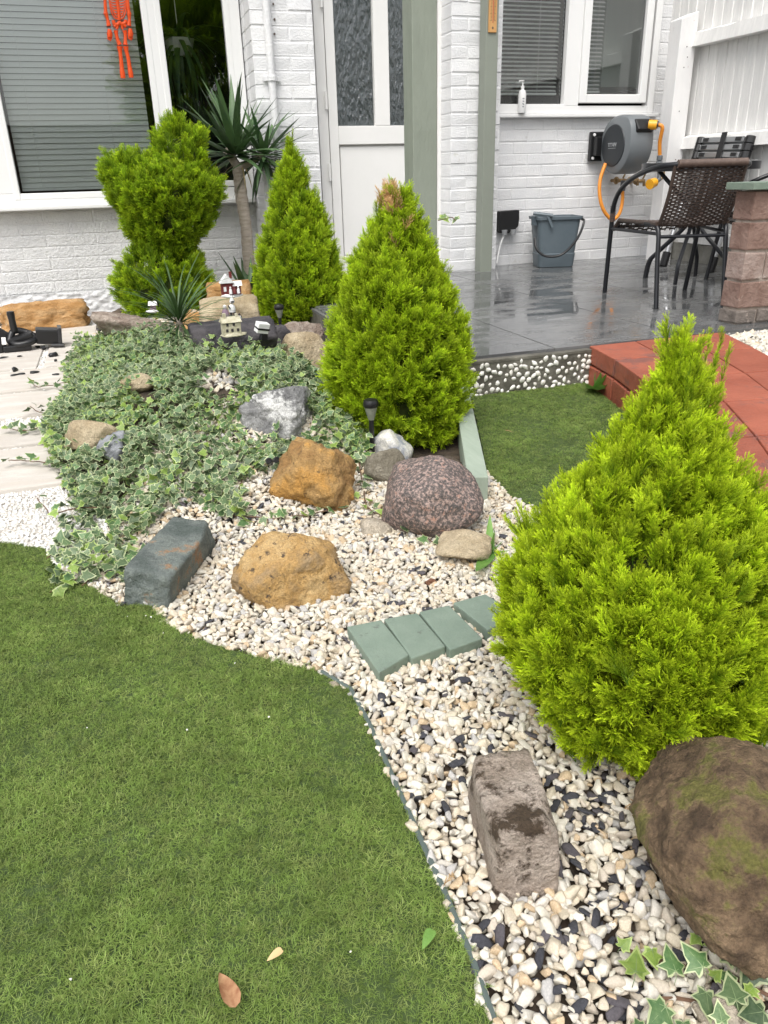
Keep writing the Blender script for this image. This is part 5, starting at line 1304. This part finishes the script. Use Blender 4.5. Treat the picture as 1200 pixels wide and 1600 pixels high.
# ================================================================ skeleton decoration inside the left window
m_org = M('orange_plastic', (.92, .115, .012), rough=.5, trans=.3)
YS = YW-.042
t = thing('skeleton_decoration', 'flat orange plastic skeleton hanging inside the left window', 'decoration', tuple(W(187, 60, YS)))
def S_(zx, zy): return W(140+zx/11.43, zy/11.43, YS)
def bone(name, pts, r, par=None, k=6): return MB().tube(smoothp([S_(*p) for p in pts], k), [r_*.0042 for r_ in _rs(r, len(pts), k)], 8).build(name, m_org, par or t, smooth=True)
def _rs(r, n, k):
    if not isinstance(r, (list, tuple)): return [r]*((n-1)*k+1)
    out = []
    for i in range(n-1):
        for j in range(k): out.append(r[i]+(r[i+1]-r[i])*j/k)
    return out+[r[-1]]
bone('spine', [(490, -260), (495, 0), (520, 200), (530, 360)], [2.2, 2.2, 2.2, 2])
b = MB()
for k in range(9):
    y0 = -120+48*k; wd = [120, 150, 160, 160, 150, 140, 125, 105, 80][k]; cx = 487+.09*(y0+120)
    for s_ in (-1, 1): b.tube(smoothp([S_(cx, y0+25), S_(cx+s_*wd*.6, y0+22), S_(cx+s_*wd, y0-25)], 4), .0036, 6)
for s_ in (-1, 1): b.tube(smoothp([S_(487+s_*118, -150), S_(505+s_*150, 0), S_(515+s_*135, 180), S_(525+s_*80, 310), S_(528, 345)], 4), .004, 6)
b.build('ribs', m_org, t, smooth=True)
b = MB(); b.tube(smoothp([S_(425, 360), S_(440, 420), S_(500, 440), S_(535, 400), S_(580, 430), S_(640, 400), S_(640, 355)], 5), .0095, 8)
b.tube(smoothp([S_(440, 480), S_(480, 440), S_(540, 420), S_(600, 440), S_(650, 480)], 5), .0085, 8); b.tube([S_(490, 450), S_(500, 480), S_(480, 520)], .007, 8); b.tube([S_(580, 450), S_(580, 490), S_(600, 520)], .007, 8); b.build('pelvis', m_org, t, smooth=True)
bone('thigh', [(470, 545), (480, 620), (505, 720), (540, 800)], [3.1, 2.2, 2.3, 3.2]); bone('thigh', [(625, 545), (640, 620), (640, 720), (640, 800)], [3.1, 2.2, 2.2, 3.2])
bone('shin', [(535, 830), (545, 920), (560, 1040), (575, 1200)], [4, 2.6, 2.5, 2.8]); bone('shin', [(645, 830), (660, 920), (690, 1040), (715, 1200)], [3.8, 2.6, 2.5, 2.8])
bone('foot', [(575, 1200), (585, 1290), (600, 1395)], [2.6, 3.4, 3.3]); bone('foot', [(715, 1190), (730, 1290), (745, 1385)], [2.6, 3.4, 3.1])
bone('upper_arm', [(265, -200), (275, 0), (285, 180), (290, 250)], [2.8, 2, 2.2, 3.2]); bone('upper_arm', [(660, -200), (680, 0), (695, 180), (710, 250)], [2.8, 2, 2.2, 3])
bone('forearm', [(295, 250), (320, 340), (345, 460)], [3, 1.8, 3]); bone('forearm', [(705, 250), (710, 340), (705, 460)], [3, 1.8, 3])
def hand(cx, cy, s_):
    b = MB(); b.tube([S_(cx, cy-90), S_(cx+5*s_, cy), S_(cx+8*s_, cy+60)], [.010, .016, .012], 8)
    for k in range(4): b.tube([S_(cx-30+20*k, cy+30), S_(cx-28+20*k+6*s_, cy+95+(k % 3)*14)], .0042, 6)
    b.build('hand', m_org, t, smooth=True)
hand(355, 610, 1); hand(725, 600, 1)
b = MB(); b.lathe([(0, -.05), (.03, -.045), (.042, -.01), (.047, .025), (.038, .055), (0, .07)], S_(480, -500), 18, cap=False); b.build('skull', m_org, t, smooth=True)
bone('shoulder', [(260, -190), (480, -230), (665, -190)], 2.4)

# ================================================================ solar lights and ornaments
m_lampglass = M('ribbed_lamp_glass', (.30, .33, .26), (.42, .44, .36), scale=70, rough=.15, trans=.4)
def solar(px, pyb, pyt, label):
    f = at(px, pyb); dep = CF.dot(f-Vector((0, 0, HC))); top = W(px, pyt, f.y).z; h = top-f.z; s_ = h/.20
    t = thing('solar_light', label, 'solar light', tuple(f), 0, 'solar stake lights in the rockery')
    MB().tube([f+Vector((0, 0, -.03)), f+Vector((0, 0, h*.64))], .0085*s_, 10).build('stake', m_black, t)
    MB().lathe([(.010*s_, h*.63), (.012*s_, h*.66), (.021*s_, h*.82), (.023*s_, h*.86)], f, 18).build('glass', m_lampglass, t, smooth=True)
    MB().lathe([(.024*s_, h*.855), (.026*s_, h*.87), (.026*s_, h*.93), (.022*s_, h*.975), (.008*s_, h)], f, 22).build('cap', m_black, t, smooth=True)
solar(582, 712, 622, 'black solar stake light with clear bowl beside the middle conifer, nearest to the camera')
solar(440, 534, 474, 'farther black solar stake light standing by the narrow conifer')
m_snow = M('snowy_resin', (.68, .68, .67), (.78, .78, .77), scale=80, rough=.6); m_redr = M('dark_red_resin', (.14, .02, .02), rough=.5); m_dkr = M('dark_resin', (.04, .035, .04), rough=.5); m_ivory = M('ivory_resin', (.42, .39, .26), (.58, .55, .42), scale=60, rough=.7, bump=.5, bscale=150); m_mauve = M('mauve_resin', (.25, .17, .22), rough=.6)
def ornament(px, py, z, name, label, cat, rz=0):
    f = G(px, py, z); dep = CF.dot(f-Vector((0, 0, HC))); t = thing(name, label, cat, tuple(f), rz); t.scale = (dep/FOC,)*3; return t
zs = at(368, 562).z+.108
t = ornament(362, 523, zs, 'stone_cottage_ornament', 'small ivory stone cottage ornament on the charcoal slate slab', 'ornament', .1)
b = MB(); b.box((0, 0, 11), (28, 16, 20)); b.build('wall', m_ivory, t, bevel=.8, local=True)
b = MB(); b.add([(-16, -10, 20), (16, -10, 20), (16, 10, 20), (-16, 10, 20), (-15, 0, 28), (15, 0, 28)], [(0, 1, 5, 4), (2, 3, 4, 5), (1, 2, 5), (3, 0, 4), (3, 2, 1, 0)]); b.build('roof', m_ivory, t, local=True)
b = MB(); b.box((-9, 0, 29), (5, 5, 9)); b.box((10, 0, 28), (4, 4, 8)); b.build('chimney', m_ivory, t, local=True, bevel=.4)
me_ = rock_mesh('base', (21, 13, 3), m_ivory, 77, sub=3); link('base', me_, t, (4, 0, 1))
for x, z in ((-8, 8), (0, 8), (9, 8), (-7, 17), (3, 17)): MB().box((x, -8.2, z), (3.6, .8, 4.6)).build('window', m_dkr, t, local=True)
zr = at(362, 522).z+.155
t = ornament(360, 497, zr, 'snowman_family_ornament', 'little snowy Christmas group ornament of bundled figures on the tan rock', 'ornament')
link('base', rock_mesh('base', (16, 9, 2.5), m_snow, 78, sub=3), t, (0, 0, 1))
b = MB(); b.lathe([(7, 0), (6, 6), (4, 12), (2.5, 15)], (-7, 0, 1), 14); b.build('coat', m_mauve, t, smooth=True, local=True)
b = MB(); b.lathe([(0, -3), (2.6, -1.5), (3, 0), (2.6, 1.6), (0, 3)], (-7, 0, 18), 12, cap=False); b.lathe([(5, 8), (5.5, 13), (4, 18), (2, 20)], (4, 0, 1), 14); b.lathe([(0, -4), (3.5, -2), (4, 0), (3.5, 2), (0, 4)], (5, 0, 25), 12, cap=False); b.lathe([(3.5, 27), (2, 31), (0.3, 35)], (5, 0, 0), 12); b.build('snowy_figure', m_snow, t, smooth=True, local=True)
b = MB(); b.box((2, 0, 5), (3.6, 4, 9)); b.box((7, 0, 5), (3.6, 4, 9)); b.box((5, -3.6, 25), (5, 1.5, 2)); b.tube([(-2, -3, 20), (1, -4, 14)], 1, 6); b.build('trousers', m_dkr, t, local=True)
zr2 = zr+.015
t = ornament(362, 462, zr2+.03, 'snowy_house_ornament', 'small dark red snow-covered house ornament with figures, highest on the rocks', 'ornament')
link('base', rock_mesh('base', (18, 10, 4), m_snow, 79, sub=3), t, (0, 0, 1))
MB().box((-6, 0, 12), (18, 12, 20)).build('wall', m_redr, t, local=True, bevel=.5); MB().box((9, 1, 9), (12, 10, 14)).build('wing', m_redr, t, local=True, bevel=.5)
b = MB(); b.add([(-17, -9, 20), (5, -9, 20), (5, 9, 20), (-17, 9, 20), (-6, -9, 33), (-6, 9, 33)], [(0, 1, 4), (1, 2, 5, 4), (2, 3, 5), (3, 0, 4, 5), (0, 3, 2, 1)]); b.add([(2, -7, 15), (17, -7, 15), (17, 7, 15), (2, 7, 15), (2, 0, 22), (17, 0, 22)], [(0, 1, 5, 4), (2, 3, 4, 5), (1, 2, 5), (3, 0, 4), (3, 2, 1, 0)]); b.build('snowy_roof', m_snow, t, local=True)
MB().box((1, 0, 31), (4, 4, 10)).build('chimney', m_redr, t, local=True)
for x, mt in ((-2, m_snow), (4, m_redr), (10, m_snow)):
    b = MB(); b.lathe([(2.6, 0), (2.2, 6), (1.2, 8)], (x, -9, 4), 10); b.lathe([(0, -1.8), (1.7, 0), (0, 1.8)], (x, -9, 13.5), 10, cap=False); b.build('figure', mt, t, smooth=True, local=True)
MB().box((-10, -6.3, 11), (4, .8, 7)).build('window', m_snow, t, local=True)
t = ornament(375, 502, zr-.02, 'penguin_ornament', 'tiny black and white penguin ornament right of the stone cottage', 'ornament', .3)
MB().lathe([(2.5, 0), (3.2, 3), (2.6, 7), (1.4, 9)], (0, 0, 0), 12).build('body', m_snow, t, smooth=True, local=True)
b = MB(); b.lathe([(0, -2), (1.8, -1), (2, .5), (0, 2.4)], (0, 0, 10.5), 10, cap=False); b.box((2.6, 0, 5), (1, 3, 6), rot=(0, .2, 0)); b.build('wing', m_dkr, t, smooth=True, local=True)
t = ornament(240, 487, at(212, 532).z+.10, 'small_house_ornament', 'tiny white resin ornament on the pitted stone left of the spiky plant', 'ornament')
MB().box((0, 0, 6), (9, 6, 9)).build('wall', m_mauve, t, local=True, bevel=.6)
b = MB(); b.add([(-7, -5, 10), (7, -5, 10), (7, 5, 10), (-7, 5, 10), (-6, 0, 16), (6, 0, 16)], [(0, 1, 5, 4), (2, 3, 4, 5), (1, 2, 5), (3, 0, 4), (3, 2, 1, 0)]); b.build('roof', m_snow, t, local=True); link('base', rock_mesh('base', (10, 6, 2.5), m_snow, 81, sub=2), t, (-2, 0, 1))
zq = at(412, 560).z+.09
t = ornament(411, 530, zq, 'solar_spotlight', 'small white box light with a black band tilted on a black foot', 'solar light', .35)
MB().box((0, 0, 18), (20, 12, 16), rot=(.25, .22, 0)).build('head', m_upvc, t, local=True, bevel=1.2)
MB().box((0, -.4, 17), (20.6, 12.6, 2.6), rot=(.25, .22, 0)).build('band', m_black, t, local=True)
MB().box((2, 1, 4), (13, 9, 12), rot=(.1, .2, 0), taper=.75).build('foot', m_black, t, local=True, bevel=1)
t = ornament(426, 724, at(426, 724).z+.015, 'twin_spotlight', 'pair of tiny black round lights half hidden in the ivy', 'light')
for x in (-6, 6): MB().lathe([(3, -5), (5, -2), (5, 4), (3.6, 4.2), (3, 2.5)], (x, 0, 5), 14, rot=Matrix.Rotation(1.2, 3, 'X')).build('lamp_head', m_black, t, smooth=True, local=True)
MB().tube([(-6, 0, 4), (6, 0, 4)], 1.5, 6).build('crossbar', m_black, t, local=True)

# black plastic floodlight lying on the path, and its scraps
fp = G(50, 546, .026); dep = CF.dot(fp-Vector((0, 0, HC))); s_ = dep/FOC
t = thing('garden_floodlight', 'dismantled black plastic garden light lying on the stone path', 'garden light', tuple(fp), 0); t.scale = (s_, s_, s_)
MB().box((25, 14, 17), (34, 26, 22), rot=(.05, .12, .08)).build('lamp_head', m_black, t, local=True, bevel=2)
MB().box((43, 12, 17), (6, 30, 26), rot=(.05, .12, .08)).build('front_frame', M('grey_black_plastic', (.03, .03, .033), rough=.25), t, local=True, bevel=1.5)
b = MB(); b.tube([(30, 0, 4), (48, -4, 3)], 3, 8); b.tube([(20, -2, 2), (14, -4, 1)], 3.5, 8); b.build('clip', m_black, t, local=True)
b = MB(); b.lathe([(5.5, 0), (5, 18), (5.8, 26), (5.2, 30)], (-21, 12, 28), 16); b.build('spigot', m_black, t, smooth=True, local=True)
b = MB(); b.tube(smoothp([(-30, 6, 14), (-18, -6, 10), (0, -4, 12), (8, 8, 16), (-4, 16, 24), (-22, 14, 28), (-30, 6, 14)], 6), 5, 10); b.build('bracket_ring', m_black, t, smooth=True, local=True)
MB().box((-20, 2, 5), (40, 22, 9), rot=(0, 0, .06)).build('base_plate', m_black, t, local=True, bevel=2)
MB().box((-46, 12, 28), (36, 8, 18), rot=(0, .7, 0)).build('arm', m_black, t, local=True, bevel=2)
MB().box((-50, 4, 10), (20, 24, 20), rot=(0, .2, .1)).build('housing', m_black, t, local=True, bevel=2)
MB().box((-12, 8, 15), (36, 20, 16), rot=(.1, -.25, .1)).build('motor_case', m_black, t, local=True, bevel=3)
MB().box((-36, -9.4, 18), (6, 1, 11), rot=(0, .1, 0)).build('label', m_upvc, t, local=True)
for i, (x, y, w, d, h, lb) in enumerate([(84, 556, 14, 9, 7, 'largest black plastic scrap, wedge shaped, on the upper path joint'), (87, 564, 5, 4, 3, 'small black plastic crumb in the white chippings'), (31, 557, 8, 3, 2, 'thin black scrap near the light on the upper path joint'), (6, 559, 16, 3, 2, 'flat black sliver at the left photo edge'), (24, 580, 9, 7, 8, 'black scrap standing in the second path joint'), (22, 587, 11, 4, 3, 'low black scrap left in the second path joint'), (33, 585, 13, 4, 3, 'black scrap right of the standing one in the path joint'), (55, 583, 15, 4, 4, 'black scrap in the middle of the second path joint'), (87, 586, 11, 3, 3, 'rightmost black scrap of the second path joint near the ivy'), (59, 543, 8, 3, 4, 'small black lug beside the lamp head')]):
    p = G(x, y, .026); s_ = CF.dot(p-Vector((0, 0, HC)))/FOC
    o = link('plastic_scrap', rock_mesh('plastic_scrap', (w*s_*.5, d*s_, h*s_*.6), m_black, 90+i, planes=9, sub=2, rough=.08, p=20), None, p+Vector((0, 0, h*s_*.3)), (0, 0, random.uniform(-.3, .3))); tag(o, lb, 'plastic scrap', 'black plastic scraps on the stone path')

for i, (x, y, sz, lb) in enumerate([(985, 1248, .035, 'dead reddish-brown conifer sprig on the gravel beside the brown boulder'), (972, 1262, .028, 'second dead brown sprig just left of the first one by the boulder'), (692, 1386, .020, 'tiny dead brown sprig on the edge of the front lawn'), (742, 560+330, .02, 'dry brown twig tip on the gravel near the long-leaved weed')]):
    p = G(x, y, .02); o = link('dead_sprig', SP['dead'][i], None, p, (R(78), 0, 1.1*i), (sz,)*3); tag(o, lb, 'dead sprig')

hb = Vector((.62, 5.95, 1.62)); t = thing('hanging_plant', 'drooping green houseplant seen dimly behind the narrow left window pane', 'houseplant', tuple(hb))
MB().lathe([(.07, -.10), (.10, 0), (.09, 0), (.06, -.09)], hb, 18).build('pot', m_upvc, t)
MB().tube([hb, hb+Vector((0, 0, .9))], .003, 5).build('cord', m_upvc, t)
FL = [sword(80+i, 1, .10, .2, .75, m_yuc) for i in range(3)]
rosette(t, hb, 46, .38, -1.1, .9, FL, seed=15)

# ================================================================ unseen fence and tree added behind the viewer to darken the window reflections
m_oldf = M('brown_reflection_fence', (.09, .06, .04), (.15, .10, .07), scale=6, rough=.9, stretch=(4, 4, .4))
bf = thing('reflection_fence', 'unseen brown closeboard fence added behind the camera to darken window reflections', 'fence', (0, -6.5, 0))
fb = MB().box((0, 0, .9), (.145, .02, 1.8)).mesh('board', m_oldf)
for i in range(60): link('board', fb, bf, (-4.5+i*.152, .004*(i % 2), 0))
for i, (x, y, h, r_) in enumerate([(2.4, -8.4, 4.2, 1.3)]):
    t = thing('tree', 'unseen dark green tree added behind the camera to darken a window reflection', 'tree', (x, y, 0))
    MB().tube([(x, y, -.1), (x+.05, y, 1.2), (x-.05, y+.1, 2.6)], [.17, .13, .08], 10).build('trunk', m_bark, t, smooth=True)
    P, Rr, S, I = [], [], [], []
    for k in range(900):
        d = Vector((random.gauss(0, 1), random.gauss(0, 1), random.gauss(0, 1))).normalized()*random.uniform(.55, 1.0)
        P.append((x+d.x*r_, y+d.y*r_*.8, h*.58+d.z*h*.42)); Rr.append(eul(d+Vector((0, 0, .4)), random.uniform(0, 6))); S.append(random.uniform(.5, .9)); I.append(random.randrange(4))
    scatter('crown', P, Rr, S, I, SP['deep'], t)['kind'] = 'stuff'
